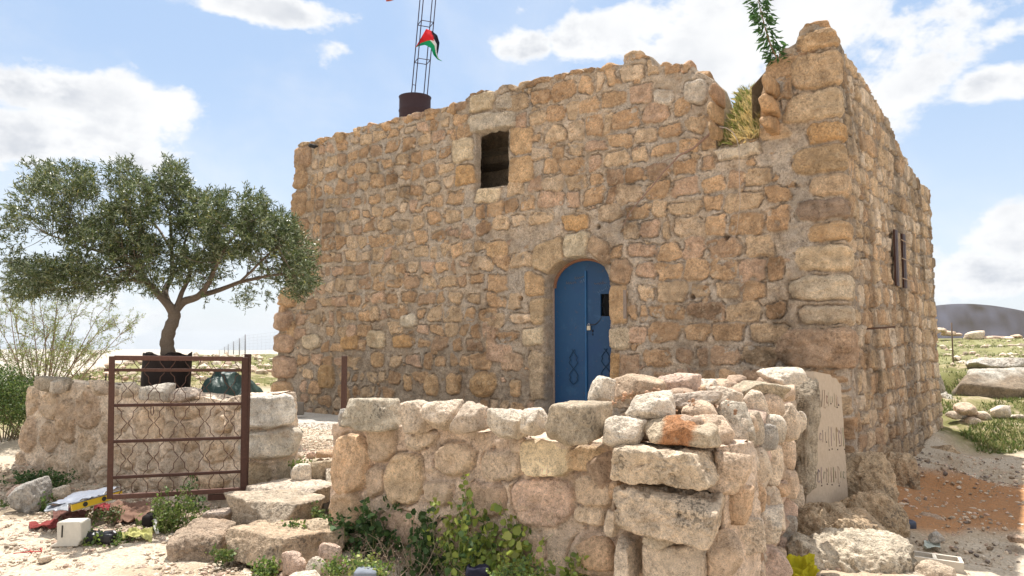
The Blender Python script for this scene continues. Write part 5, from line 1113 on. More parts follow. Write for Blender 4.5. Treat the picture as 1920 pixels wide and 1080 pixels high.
def bush_twiggy():
    """sparse yellowish shrub: forked bare stems with small leaves"""
    rng = np.random.default_rng(31); Y0 = 10.8; f = at(72, 745, Y0); f[2] = gz(f[0], f[1])-.05
    root = thing('shrub', 'sparse twiggy shrub with yellowish small leaves rising over the wall end', 'shrub', tuple(f)); mb = MB(); P = []; D = []
    tips = [(-5,612),(20,585),(60,590),(108,560),(150,572),(185,590),(225,628),(200,650),(40,640),(110,600),(140,620),(165,640),(90,615),(75,575),(20,650),(130,655),(180,680),(-15,640),(55,655),(100,650),(205,600),(30,600)]
    def rec(a, d, L, r, lev):
        n = 6; pts = [a]; dd = d.copy()
        for i in range(n): dd = dd+rng.normal(0, .13, 3)+np.array([0, 0, .02]); dd /= np.linalg.norm(dd); pts.append(pts[-1]+dd*L/n)
        pts = np.array(pts); mb.tube(pts, np.linspace(r, r*.55, n+1), 4, np.array([.30, .22, .16])*rng.uniform(.8, 1.2), cap=False)
        if lev >= 2:
            for q in range(int(L*(38 if lev == 2 else 62))): i = rng.integers(1, n+1); P.append(pts[i]+rng.normal(0, .012, 3)); D.append(dd+rng.normal(0, .8, 3))
        if lev < 4:
            for q in range(rng.integers(3, 5) if lev else 0):
                i = rng.integers(2, n+1); nd = dd+rng.normal(0, .5, 3); nd /= np.linalg.norm(nd); rec(pts[i], nd, L*rng.uniform(.4, .62), r*.5, lev+1)
    for k, (x, y) in enumerate(tips):
        t = at(x, y, Y0+rng.uniform(-.7, .7)); b = f+rng.normal(0, .06, 3)*[1, 1, 0]; d = t-b; L = np.linalg.norm(d)
        c = curve(b, t, np.array([0, 0, .08])+rng.normal(0, .05, 3), 8); mb.tube(c, np.linspace(.014, .004, 8), 5, (.28, .20, .15), cap=False)
        for q in range(6):
            i = rng.integers(3, 8); dd = c[min(i+1, 7)]-c[i-1]; dd = dd/np.linalg.norm(dd)+rng.normal(0, .45, 3); rec(c[i], dd/np.linalg.norm(dd), rng.uniform(.2, .42), .0045, 2)
    mb.build('stems', M_BARK, root); P = np.array(P); D = np.array(D); n = len(P); print('shrub leaves', n)
    cc = np.where((rng.random(n) < .5)[:, None], np.array([.33, .36, .10]), np.array([.20, .27, .09]))*(1+.25*rng.normal(0, 1, n))[:, None].clip(.5, 1.6)
    V, F, c = leaf_mesh(P, D, rng.uniform(.02, .04, n), rng.uniform(.007, .013, n), cc, rng); mesh_obj('foliage', V, [F], M_LEAF, root, c, False)
bush_twiggy()
def bush_dense(name, label, blobs, Y0, nleaf, cols, lsz, seed, dep=.6, cat='bush', group=None, stems=24):
    rng = np.random.default_rng(seed); cx = np.mean([b[0] for b in blobs]); cyb = max(b[1]+b[3] for b in blobs); f = at(cx, cyb, Y0); f[2] = gz(f[0], f[1]); root = thing(name, label, cat, tuple(f), group)
    W = np.array([b[2]*b[3] for b in blobs], float); W /= W.sum(); P = []; D = []; mb = MB()
    ncl = nleaf//12
    for k in range(ncl):
        b = blobs[rng.choice(len(blobs), p=W)]; v = sph(rng, 1)[0]*rng.uniform(.3, 1)**.4; p = at(b[0]+v[0]*b[2], b[1]+v[1]*b[3], Y0+v[2]*dep)
        if fbm(p[None], 4, 2, seed)[0] < -.28: continue
        P.append(p+rng.normal(0, lsz*1.4, (12, 3))); D.append(rng.normal(0, 1, (12, 3))+v*.6+[0, 0, .4])
        if k % max(1, ncl//stems) == 0: mb.tube(curve(f+rng.normal(0, .1, 3)*[1, 1, 0], p, rng.normal(0, .04, 3), 6), np.linspace(.008, .003, 6), 4, (.2, .16, .1), cap=False)
    P = np.concatenate(P); D = np.concatenate(D); n = len(P); ci = rng.integers(0, len(cols), n); cc = np.array(cols)[ci]*(1+.22*rng.normal(0, 1, n))[:, None].clip(.5, 1.6)
    V, F, c = leaf_mesh(P, D, rng.uniform(.7, 1.3, n)*lsz, rng.uniform(.4, .6, n)*lsz, cc, rng); mesh_obj('foliage', V, [F], M_LEAF, root, c, False)
    if mb.n: mb.build('stems', M_BARK, root)
    return root
GR = [(.075, .13, .03), (.10, .16, .045), (.15, .19, .05)]
bush_dense('bush', 'dense dark green bush at the left edge behind the lumpy wall', [(8,722,32,36),(42,742,38,34),(20,768,36,28),(68,762,32,24),(-25,735,34,50)], 10.4, 15000, GR, .035, 41, .7)
# --- upright and trailing weeds with round leaves
def weed(label, x, y, z, h, w, seed, nst=9, lsz=.035, cols=GR, lean=(0, 0, 0), name='weed', cat='weed', group=None, leafn=16, flowers=None, stemcol=(.22, .24, .10), spread=.6):
    rng = np.random.default_rng(seed); z = gz(x, y) if z is None else z; root = thing(name, label, cat, (x, y, z), group); mb = MB(); P = []; D = []; FP = []
    for k in range(nst):
        b = np.array([x, y, z])+np.array([rng.uniform(-w, w)*.45, rng.uniform(-w, w)*.3, 0]); t = b+np.array([rng.uniform(-w, w)*spread, rng.uniform(-w, w)*spread*.6, h*rng.uniform(.45, 1.0)])+np.array(lean)*rng.uniform(.3, 1)
        c = curve(b, t, rng.normal(0, .05, 3)*[1, 1, .3], 10); mb.tube(c, np.linspace(.004, .0014, 10), 4, np.array(stemcol)*rng.uniform(.7, 1.2), cap=False)
        m = int(1.5*leafn*rng.uniform(.6, 1.3))
        for q in range(m):
            u = rng.uniform(.15, 1); p = c[int(u*9)]+rng.normal(0, .012, 3)+rng.normal(0, lsz*.55, 3); P.append(p); D.append(rng.normal(0, 1, 3)+[0, 0, .3])
        if flowers is not None:
            for q in range(0): FP.append(c[9-int(rng.integers(0, 3))]+rng.normal(0, .012, 3))
    P = np.array(P); D = np.array(D); n = len(P); cc = np.array(cols)[rng.integers(0, len(cols), n)]*(1+.2*rng.normal(0, 1, n))[:, None].clip(.5, 1.6)
    # rounder, six-sided leaves
    Dn = D/np.linalg.norm(D, axis=1)[:, None]; S = np.cross(Dn, rng.normal(0, 1, (n, 3))); S /= np.linalg.norm(S, axis=1)[:, None]; N_ = np.cross(Dn, S); L = (rng.uniform(.45, 1.25, n)*lsz)[:, None]
    V = np.stack([P, P+Dn*L*.2+S*L*.42, P+Dn*L*.62+S*L*.40+N_*L*.08, P+Dn*L+N_*L*-.05, P+Dn*L*.62-S*L*.40+N_*L*.08, P+Dn*L*.2-S*L*.42], 1).reshape(-1, 3)
    mesh_obj('leaves', V, [np.arange(n*6).reshape(-1, 6)], M_LEAF, root, np.repeat(cc, 6, 0), False); mb.build('stems', M_BARK, root)
    if FP:
        fb = MB()
        for p in FP: v, f = ico(1); fb.add(v*rng.uniform(.005, .009)+p, [f], flowers)
        fb.build('flower_buds', M_LEAF, root)
    return root
YG = [(.28, .34, .07), (.20, .28, .06), (.34, .37, .10)]
DG = [(.05, .10, .03), (.07, .14, .045), (.10, .17, .06)]
def wy(px, off=.0): # depth of a spot just in front of the foreground wall for a photo column
    rho = (px-960)/FPX; t = (WL[0]-rho*WL[1])/(rho*WD[1]-WD[0]); return WL[1]+WD[1]*t-off
for k, (px, pyt, off, w, cols, lab, lsz, nst) in enumerate([
    (650,955,.18,.26,DG,'dark-leaved weed at the left foot of the foreground wall, next to the lowest step',.05,12),(720,930,.14,.2,DG,'dark green weed climbing the foreground wall, second from its left end',.05,9),
    (800,925,.16,.26,DG,'dark green weed in front of the left middle of the foreground wall',.045,12),(860,890,.12,.14,YG,'tall yellow-green stalk rising highest against the foreground wall',.042,9),(905,930,.2,.3,[YG[1], DG[2], YG[0]],'large yellow-green weed with round leaves in the middle of the foreground wall',.05,15),
    (960,935,.15,.2,YG,'yellow-leaved weed to the right of the middle of the foreground wall',.055,10),(1010,990,.2,.3,YG,'trailing yellow-green weed reaching towards the long blocks',.042,13)]):
    Y = wy(px, off); p = at(px, pyt, Y); z0 = gz(p[0], Y); weed(lab, float(p[0]), Y, z0, float(p[2]-z0)*1.08, w, 500+k, nst, lsz, cols, name='weed', flowers=(.42, .45, .16) if cols is YG else None, leafn=24, spread=.75, lean=(.3, -.1, -.1) if px == 1010 else (0, 0, 0))
for k, (px, off, h, lab) in enumerate([(770,.35,.32,'dry brown branching stalks left of centre below the foreground wall'),(700,.4,.24,'dry grey stalks beside the dark weeds at the foot of the foreground wall'),(870,.42,.3,'tangle of pale dry stalks in front of the large yellow-green weed')]):
    Y = wy(px, off); X = (px-960)/FPX*Y; weed(lab, X, Y, None, h, .3, 540+k, 16, .012, [(.38, .28, .22), (.30, .22, .17)], stemcol=(.36, .28, .2), name='dry_weed', leafn=14)
for k, (px, pyt, pyb, Y, w, cols, lab, n_) in enumerate([(335,905,1010,6.35,.26,GR+[YG[1]],'bushy green weed growing through the bottom of the iron gate',26),(300,935,1000,6.2,.2,[GR[2], YG[1]],'light green weed left of the bushy one under the gate',14),
    (360,885,960,6.75,.14,DG,'dark weed against the lumpy wall behind the gate',10),(545,980,1002,5.75,.09,[GR[1], YG[1]],'small green weed at the right end of the middle step',8),(598,945,980,6.1,.05,[GR[1], GR[2]],'slender weed growing up between middle step and wall',5),
    (500,1045,1080,5.25,.12,[GR[1], YG[1]],'green weed under the lowest step',14),(428,1030,1050,5.55,.08,[GR[1], GR[2]],'small weed between brown boulder and lowest step',8),(575,862,875,7.1,.03,[GR[2]],'tiny sprig beside the white stone of the top step',4),
    (170,985,1018,6.0,.10,[GR[1], YG[1]],'small green weed between the white block and the black cloth',10),(190,950,975,6.5,.15,[GR[1], (.2, .14, .08)],'low weed between the cardboard and the black cloth',12),(230,1000,1016,6.0,.15,[YG[1], GR[1]],'low creeping weed before the black cloth',9),
    (60,880,905,8.1,.35,DG,'dark low bush at the left foot of the lumpy wall',26),(110,878,915,7.9,.25,DG,'dark weed at the foot of the lumpy wall behind the white rock',16),(80,925,960,7.0,.08,[GR[1], GR[0]],'dark weed right against the tall grey boulder',9),(12,945,965,7.2,.12,[GR[0], GR[2]],'low weed at the left edge beside the tall grey boulder',9),
    (700,1045,1085,4.9,.2,[YG[1], GR[1], YG[2]],'pale green weed in the sun at the bottom below the foreground wall',16),(640,1035,1075,5.1,.12,[YG[1], GR[1]],'light green sprigs beside the pink rock at the wall foot',9),(980,1060,1090,4.5,.2,[YG[1], DG[2]],'low weed at the bottom edge under the trailing one',10)]):
    t, b = at(px, pyt, Y), at(px, pyb, Y); z0 = max(b[2], gz(b[0], Y)-.02) if px not in (545, 598, 575) else b[2]; weed(lab, float(b[0]), Y, float(z0), max(.05, float(t[2]-z0)), w, 560+k, n_, .024, cols, leafn=22)
# grass and sapling in the breach of the parapet
def breach():
    rng = np.random.default_rng(9); s0, s1 = fp(1352, 280)[0], fp(1424, 262)[0]; fpt = HS['fpt']; zl0, zl1 = fp(1352, 284)[1], fp(1424, 264)[1]
    V = []; C_ = []
    def blade(b, d, L, w, col):
        side = np.cross(d, [0, 0, 1.]); side /= np.linalg.norm(side)+1e-6; m = b+d*L*.5; t = b+d*L+np.array([0, 0, -.25*L]); V.extend([b-side*w, b+side*w, m+side*w*.7, t, m-side*w*.7]); C_.extend([col]*5)
    for k in range(5200):
        s = rng.uniform(s0, s1); q = rng.uniform(.04, .95); 
        if rng.random() > (.3+.7*(s-s0)/(s1-s0)) and rng.random() < .6: continue
        z = np.interp(s, [s0, s1], [zl0, zl1])*(1-q*1.05)+5.05*min(1, q*1.05); b = fpt(s, z-.02, -q*.98-.02); d = rng.normal(0, .45, 3)+np.array([0, 0, 1.])+.5*np.array([*NF, 0]); d /= np.linalg.norm(d)
        right = (s-s0)/(s1-s0) > .35
        col = np.array((.80, .69, .40) if rng.random() < (.85 if right else .5) else (.36, .40, .13))*rng.uniform(.7, 1.25); blade(b, d, rng.uniform(.1, .28), .0035, col)
    V = np.array(V); n = len(V)//5; o = mesh_obj('dry_grass', V, [np.arange(n*5).reshape(-1, 5)], M_LEAF, None, np.array(C_), False); struct(o, 'stuff'); tag(o, 'tuft of dry yellow and green grass filling the breach in the parapet', 'grass')
    # sapling
    Y = fpY(1462, 128); pts = [at(x, y, Y) for x, y in ((1470,134),(1458,112),(1446,88),(1437,60),(1430,35),(1424,10),(1418,-25))]; root = thing('sapling', 'young leafy sapling sprouting from the top of the house wall', 'sapling', tuple(pts[0]))
    mb = MB(); P = np.array(pts); mb.tube(P, np.linspace(.012, .004, len(P)), 6, (.30, .20, .13)); LP = []; LD_ = []
    tt = np.linspace(.12, 1, 100)
    for t in tt:
        x = t*(len(P)-1); i = min(int(x), len(P)-2); c = P[i]*(1-(x-i))+P[i+1]*(x-i)
        for q in range(3):
            d = rng.normal(0, 1, 3); d[2] = abs(d[2])*.2-.25; d /= np.linalg.norm(d); L = rng.uniform(.02, .11)*(1.0 if t > .3 else .8); LP.append(c+d*L+[0, 0, L*.3]); LD_.append(d+[0, 0, -.35]+rng.normal(0, .3, 3))
            if q == 0: mb.tube([c, c+d*L+[0, 0, L*.3]], .0018, 3, (.25, .2, .1), cap=False)
    n = len(LP); cc = np.array([(.05, .12, .035), (.08, .16, .05)])[rng.integers(0, 2, n)]*rng.uniform(.8, 1.3, (n, 1)); Vv, F, c = leaf_mesh(np.array(LP), np.array(LD_), rng.uniform(.075, .13, n), rng.uniform(.03, .045, n), cc, rng); mesh_obj('leaves', Vv, [F], M_LEAF, root, c, False); mb.build('stem', M_BARK, root)
    v, f = ico(2)
    # bare hanging roots / creeper branch across the wall
    Yb = lambda x, y: fpY(x, y)-.17
    cr = thing('dry_creeper', 'dry bare creeper branch hanging down the house wall from the breach', 'creeper', tuple(at(1345, 262, Yb(1345, 262)))); mb = MB()
    def run(pts, r0, r1, col=(.30, .20, .16)):
        P = np.array([at(x, y, Yb(x, y)) for x, y in pts]); mb.tube(P, np.linspace(r0, r1, len(P)), 5, col, cap=False)
    run([(1345,235),(1325,256),(1300,278),(1272,292),(1262,304),(1244,322),(1222,350),(1200,375),(1180,400),(1168,424)], .015, .005)
    run([(1272,292),(1250,300),(1225,312),(1195,322)], .004, .0015); run([(1244,322),(1215,322),(1190,330)], .003, .001); run([(1275,296),(1284,306)], .006, .002, (.6, .5, .42)); run([(1252,322),(1262,335)], .005, .002, (.6, .5, .42))
    run([(1222,350),(1205,360),(1190,362)], .003, .001); run([(1200,375),(1180,385),(1165,405)], .003, .001); run([(1300,278),(1260,285),(1215,288)], .003, .001)
    run([(1349,238),(1362,240),(1374,248),(1382,262),(1386,280),(1386,330),(1388,380),(1382,430),(1376,450)], .008, .002, (.5, .42, .36)); run([(1386,330),(1394,350),(1402,380)], .003, .001); run([(1386,360),(1376,390),(1380,430)], .003, .001); run([(1353,290),(1354,340),(1352,395)], .0025, .001)
    mb.build('bare_branches', M_BARK, cr)
def fpY(px, py):
    t, z = on_line(px, py, CX, U); return float((CX+U*t)[1])
breach()
# grass tufts and low herbs on the banks (nobody could count them)
def cover(name, label, n, region, hmin, hmax, cols, seed, w=.006, fl=None):
    rng = np.random.default_rng(seed); X = []; 
    while len(X) < n:
        x, y = region(rng); X.append((x, y))
    X = np.array(X); P = np.stack([X[:, 0], X[:, 1], X[:, 0]*0], -1); keep = fbm(P, .9, 3, seed) > -.12; X = X[keep]; P = P[keep]; z = ground_z(X[:, 0], X[:, 1])-.02; P[:, 2] = z; n = len(P); k = 5
    P = np.repeat(P, k, 0)+rng.normal(0, .03, (n*k, 3))*[1, 1, 0]; D = rng.normal(0, .55, (n*k, 3))+[0, 0, 1]; ci = np.array(cols)[rng.integers(0, len(cols), n*k)]*(1+.2*rng.normal(0, 1, n*k))[:, None].clip(.5, 1.6)
    V, F, c = leaf_mesh(P, D, rng.uniform(hmin, hmax, n*k), np.full(n*k, w), ci, rng); o = mesh_obj(name, V, [F], M_LEAF, None, c, False); struct(o, 'stuff'); tag(o, label, 'grass')
cover('grass', 'green herbs and grass on the bank right of the house', 9000, lambda r: (r.uniform(7.2, 12.5), r.uniform(11.8, 16)), .05, .14, [(.12, .18, .045), (.17, .20, .06), (.26, .25, .10)], 71, .022)
cover('grass', 'short yellow-green grass of the upper field on the right', 7000, lambda r: (r.uniform(9, 32), r.uniform(17, 42)), .05, .13, [(.18, .20, .07), (.27, .25, .12), (.13, .16, .05)], 72, .02)
cover('grass', 'thin grass on the rise behind the yard at the left', 5000, lambda r: (r.uniform(-16, -4), r.uniform(14.2, 27)), .05, .12, [(.20, .23, .07), (.32, .28, .14), (.13, .17, .05)], 73, .015)
cover('grass', 'rough herbs at the far left behind the lumpy wall', 1500, lambda r: (r.uniform(-13, -6.6), r.uniform(9.8, 13)), .06, .2, [(.12, .18, .045), (.28, .26, .10)], 74, .014)
def stones_on(n, region, smin, smax, seed, name, label, cols, cat='gravel'):
    rng = np.random.default_rng(seed); X = np.array([region(rng) for _ in range(n)]); z = ground_z(X[:, 0], X[:, 1]); D, F = ico(1); s = smin*(smax/smin)**(rng.random(n)**2.2)
    base = D[None]*(1+.25*rng.normal(0, 1, (n, len(D), 1)).clip(-1, 1))*s[:, None, None]*rng.uniform(.6, 1.3, (n, 1, 3)); base[..., 2] *= .7
    V = base+np.stack([X[:, 0], X[:, 1], z+s*.15], -1)[:, None]; V = V.reshape(-1, 3); Fa = (F[None]+np.arange(n)[:, None, None]*len(D)).reshape(-1, 3); c = np.array(cols)[rng.integers(0, len(cols), n)]*rng.uniform(.75, 1.2, (n, 1))
    o = mesh_obj(name, V, [Fa], M_ROCK, None, np.repeat(c, len(D), 0), False); struct(o, 'stuff'); tag(o, label, cat)
GC = [RC['white'], RC['pale'], RC['pink'], RC['pale'], (.5, .4, .3)]
stones_on(26000, lambda r: (lambda x, y: (x, y))(r.uniform(-6.5, -.9), 4.6+4.2*r.random()**1.3), .005, .028, 81, 'gravel', 'loose pale gravel over the ground at the left', GC)
stones_on(9000, lambda r: (r.uniform(2.2, 9.), r.uniform(5.2, 11.3)), .006, .035, 82, 'gravel', 'loose stones and gravel over the ground at the right', GC+[(.3, .25, .22), (.36, .27, .19)])
stones_on(7000, lambda r: (r.uniform(-3.8, -1.5), r.uniform(7.3, 10.8)), .004, .014, 83, 'gravel', 'fine gravel of the yard above the steps', GC)
stones_on(2200, lambda r: (r.uniform(-15, -4), r.uniform(15, 27)), .02, .16, 84, 'rubble', 'scattered stones on the rise behind the yard', GC, 'rubble')
stones_on(1500, lambda r: (r.uniform(9, 40), r.uniform(17, 42)), .02, .18, 85, 'rubble', 'scattered stones in the upper field', GC, 'rubble')
# ------------------------------------------------------------------ tarpaulin heap, fence, loose objects
def cloth(name, label, cat, pts, seed, col, mat, amp=.02, rough=7, sub=5, thick=.0, p=4, squash=1):
    x0, y0, x1, y1, Y, dp = pts; c = at((x0+x1)/2, (y0+y1)/2, Y); k = Y/FPX; h = ((x1-x0)/2*k, dp/2, (y1-y0)/2*k*squash)
    D, F = ico(sub); r = (np.abs(D)**p).sum(1)**(-1/p); V = D*r[:, None]; V = V/np.abs(V).max(0)*h; V[:, 2] += amp*(1-np.abs(fbm(V+seed, rough, 3, seed))*3)+amp*.8*fbm(V*[1, 1, .3], rough*.5, 3, seed+3)
    V[:, :2] += (amp*np.stack([fbm(V*[1, 1, .25]+seed, rough, 3, seed+4), fbm(V*[1, 1, .25]+seed, rough, 3, seed+5)], -1))*1.2
    o = mesh_obj(name, V, [F], mat, None, np.asarray(col)*(1+.25*fbm(V, 6, 3, seed))[:, None]); o.location = c; tag(o, label, cat); return o
def tarp():
    # draped sheet over a heap: height field with folds
    nx, ny = 110, 60; X = np.linspace(0, 1, nx); Yv = np.linspace(0, 1, ny); V = []; base = at(372, 752, 8.6); 
    prof_x = [0, .06, .16, .35, .55, .66, .74, .86, .93, 1.0]; prof_z = [.22, .55, .72, .70, .55, .42, .44, .38, .22, .0]
    W_ = (517-362)*8.9/FPX
    for b in Yv:
        for a in X:
            hx = np.interp(a, prof_x, prof_z); hy = math.sin(math.pi*min(1, max(0, b)))**.45; x = at(362, 700, 8.6)[0]+a*W_; y = 8.35+b*1.25; V.append((x+.02*math.sin(b*20), y, .55+hx*hy*1.10))
    V = np.array(V); f1 = fbm(V*[1, 1, 0], 3.2, 3, 3); V[:, 2] += .05*(1-np.abs(f1)*3)*np.clip((V[:, 2]-.55)*4, 0, 1)+.012*fbm(V*[1, 1, 0], 12, 3, 6); V[:, 1] += .08*fbm(V*[1, 0, 0], 6, 3, 7)
    i = np.arange(ny-1)[:, None]*nx; j = np.arange(nx-1)[None]; F = np.stack([i+j, i+j+1, i+nx+1+j, i+nx+j], -1).reshape(-1, 4)
    m, nt, b_, g = new_mat('tarpaulin', .5, .4); b_.inputs['Base Color'].default_value = (.022, .052, .045, 1); tc = nt.nodes.new('ShaderNodeTexCoord'); bp = nt.nodes.new('ShaderNodeBump'); bp.inputs['Strength'].default_value = .35; bp.inputs['Distance'].default_value = .03; g.lk(g.noise(tc.outputs['Object'], 5, 4, .5, 1), bp.inputs['Height']); g.lk(bp.outputs[0], b_.inputs['Normal'])
    c0 = V.mean(0); c0[2] = .55; o = mesh_obj('tarpaulin', V-c0, [F], m, None); o.location = c0; sm = o.modifiers.new('s', 'SOLIDIFY'); sm.thickness = .006; tag(o, 'dark green tarpaulin draped over a heap behind the lumpy wall', 'tarpaulin')
tarp()
def box_obj(name, label, cat, c, h, yaw, col, mat, bevel=.008, rx=0, ry=0):
    mb = MB(); mb.box((0, 0, 0), h, None, col); o = mb.build(name, mat, None, False); o.location = c; o.rotation_euler = (rx, ry, yaw); bv = o.modifiers.new('b', 'BEVEL'); bv.width = bevel; bv.segments = 2; return tag(o, label, cat)
p = at(550, 766, 12.4); box_obj('concrete_block', 'small brown block standing in the yard beside the white stone block', 'block', p, (.17, .1, .10), .3, (.27, .23, .19), M_CONC, .02)
# wire fence on the rise at the far left
def fence():
    P = [(411, 668, 656, 62), (421, 667, 650, 52), (428, 667, 645, 45), (438, 666, 640, 38), (449, 666, 634, 32), (460, 667, 627, 27), (522, 668, 619, 25)]
    bs = [(at(x, yb, Y), at(x+(2 if x == 522 else 0), yt, Y)) for x, yb, yt, Y in P]; root = thing('wire_fence', 'wire mesh fence on thin steel posts running away over the rise', 'fence', tuple(bs[-2][0]))
    for a, b in bs:
        mb = MB(); mb.tube([a-np.array([0, 0, .3]), b], .022, 6, (.30, .30, .33)); mb.build('post', M_PAINT, root)
    mb = MB()
    for k in range(len(bs)-1):
        (a0, a1), (b0, b1) = bs[k], bs[k+1]; rows = 7; cols_ = 8
        for r in range(rows+1): t = .04+.9*r/rows; mb.tube([a0*(1-t)+a1*t, b0*(1-t)+b1*t], .0028, 3, (.42, .42, .45), cap=False)
        for q in range(1, cols_): u = q/cols_; lo = a0*(1-u)+b0*u; hi = a1*(1-u)+b1*u; mb.tube([lo, lo*.06+hi*.94], .0022, 3, (.42, .42, .45), cap=False)
    mb.build('wire_mesh', M_PAINT, root)
fence()
mb = MB(); a, b = at(1787, 672, 22), at(1784, 605, 22); mb.tube([a-b-[0, 0, .3], (a-b)*.5, a*0], [.02, .02, .02], 6, (.16, .11, .08)); o = mb.build('fence_post', M_RUST, None); o.location = b; tag(o, 'lone thin rusty post standing in the green field at the right', 'post')
for k, (x, y0, y1) in enumerate(((168,715,704),(198,714,700),(204,712,702))):
    mb = MB(); a, b = at(x, y0, 7.9), at(x+1, y1, 7.9); mb.tube([a-a, b-a], [.008, .006], 5, (.05, .03, .03)); o = mb.build('rebar_stub', M_RUST, None); o.location = a; tag(o, ['lone short rebar stub on the lumpy wall, furthest from the gate', 'taller rebar stub of the pair on the lumpy wall beside the gate', 'shorter rebar stub of the pair on the lumpy wall beside the gate'][k], 'rebar')
# hollow concrete block at bottom right
def hollow_block():
    c = at(1752, 1066, 6.35); L, Wd, Hh = .40, .20, .2; root = thing('hollow_block', 'grey hollow concrete block with two cells lying at the bottom right', 'block', (c[0], c[1], c[2]-.1)); R3 = rotm(-.42, .0, .04); t = .028; cx = c-np.array([0, 0, .0])
    mb = MB(); col = (.55, .50, .43)
    parts = [((0, -Wd/2+t/2, 0), (L/2, t/2, Hh/2)), ((0, Wd/2-t/2, 0), (L/2, t/2, Hh/2)), ((-L/2+t/2, 0, 0), (t/2, Wd/2-t, Hh/2)), ((L/2-t/2, 0, 0), (t/2, Wd/2-t, Hh/2)), ((0, 0, 0), (t/2, Wd/2-t, Hh/2)), ((0, 0, -Hh/2+.02), (L/2-t, Wd/2-t, .012))]
    for q, h in parts: mb.box(cx+R3@np.array(q), h, R3, col)
    mb.build('block_shell', M_CONC, root, False)
hollow_block()
def broken_block():
    c = at(135, 998, 5.95); R3 = rotm(-.12, 0, -.05); root = thing('broken_block', 'white broken block with a slot in it, standing on the gravel', 'block', (c[0], c[1], c[2]-.1)); mb = MB(); col = (.60, .57, .50)
    w, h, d = .118, .095, .06
    # outline with a slanting broken toe on the left
    prof = [(-w*.62, h), (w*.9, h), (w, h*.9), (w, -h*.5), (w*.72, -h), (-w*1.3, -h), (-w*1.0, -h*.8), (-w*.7, -h*.62), (-w*.72, h*.85)]
    n = len(prof); V = [c+R3@np.array([x, s*d, z]) for s in (-1, 1) for x, z in prof]; i = np.arange(n); mb.add(V, [i[None], (i[::-1]+n)[None], np.stack([(i+1) % n, i, i+n, (i+1) % n+n], -1)], col); o = mb.build('block_body', M_CONC, root, False); bv = o.modifiers.new('b', 'BEVEL'); bv.width = .006
    mb = MB(); mb.box(c+R3@np.array([-.035, -d-.001, .022]), (.005, .003, .045), R3@rotm(0, 0, .06), (.04, .035, .03)); mb.build('slot', M_CONC, root, False)
broken_block()
# cardboard sheet and yellow spirit level
def level():
    a, b = at(134, 952, 6.25), at(228, 925, 6.6); c = (a+b)/2; d = b-a; L = np.linalg.norm(d); yaw = math.atan2(d[1], d[0]); el_ = math.asin(d[2]/L); root = thing('spirit_level', 'yellow spirit level lying half under the crumpled sheet by the gate', 'tool', tuple(c-[0, 0, .03]))
    ax = d/L; nn = np.array([ax[1], -ax[0], 0]); nn /= np.linalg.norm(nn); w = np.cross(nn, ax)*-1; w = w if w[2] > 0 else -w; Rm = np.stack([ax, nn, w], 1)
    mb = MB(); mb.box(c, (L/2, .012, .028), Rm, (.62, .42, .03)); mb.build('bar', M_PLASTIC, root, False)
    mb = MB(); mb.box(c+w*.029, (L/2, .014, .003), Rm, (.08, .08, .09)); mb.box(c-w*.029, (L/2, .014, .003), Rm, (.35, .33, .2)); mb.build('edge_rail', M_PLASTIC, root, False)
    for t in (-.25, .12): 
        mb = MB(); q = c+ax*L*t+nn*.012; k = 14; V = [q+nn*.003]+[q+nn*.003+.020*(math.cos(x)*ax+math.sin(x)*w) for x in np.arange(k)*2*math.pi/k]; mb.add(V, [np.array([[0, i+1, (i+1) % k+1] for i in range(k)])], (.03, .03, .03)); mb.build('vial_window', M_PLASTIC, root, False)
level()
def sheet(name, label, cat, corners, col, mat, amp, seed, nx=30, ny=16, thick=.004):
    A, B, Cc_, D = [np.array(q) for q in corners]; V = []
    for i in range(ny+1):
        for j in range(nx+1): u, v = j/nx, i/ny; V.append((A*(1-u)+B*u)*(1-v)+(D*(1-u)+Cc_*u)*v)
    V = np.array(V); nn = np.cross(B-A, D-A); nn /= np.linalg.norm(nn); V += nn*(amp*(fbm(V, 6, 3, seed)*1.6+.9-2.4*np.abs(fbm(V, 11, 4, seed+7))))[:, None]+amp*.6*np.stack([fbm(V, 9, 3, seed+k) for k in (1, 2, 3)], -1); i = np.arange(ny)[:, None]*(nx+1); j = np.arange(nx)[None]
    F = np.stack([i+j, i+j+1, i+nx+2+j, i+nx+1+j], -1).reshape(-1, 4); c0 = V.mean(0); o = mesh_obj(name, V-c0, [F], mat, None, np.asarray(col)*(1+.15*fbm(V, 5, 3, seed))[:, None]); o.location = c0; sm = o.modifiers.new('s', 'SOLIDIFY'); sm.thickness = thick; return tag(o, label, cat)
sheet('crumpled_sheet', 'bluish grey crumpled sheet lying on the yellow spirit level', 'sheet', [at(88, 950, 6.3), at(168, 934, 6.35), at(226, 914, 6.85), at(140, 926, 6.9)], (.24, .26, .31), M_PLASTIC, .012, 5)
sheet('crumpled_sheet', 'grey torn sheet end sticking out left of the spirit level', 'sheet', [at(82, 962, 6.2), at(128, 958, 6.2), at(130, 944, 6.35), at(88, 948, 6.4)], (.24, .25, .27), M_PLASTIC, .012, 6)
def rag(label, cat, corners, col, seed, amp=.02, name='rag', mat=None): return sheet(name, label, cat, corners, col, mat or M_CLOTH, amp, seed, 60, 40, .003)
def flatq(x0, y0, x1, y1, up=.02):
    out = []
    for (x, y) in ((x0, y1), (x1, y1), (x1, y0), (x0, y0)):
        Y = 6.
        for _ in range(12): p = at(x, y, Y); g_ = gz(p[0], p[1])+up; Y = max(3, min(14, Y*(EYE-g_)/(EYE-p[2]+1e-6)))
        out.append(at(x, y, Y))
    return out
rag('brown-red dusty cloth spread below the spirit level', 'cloth', flatq(100, 958, 165, 974, .04), (.22, .11, .09), 11, .03)
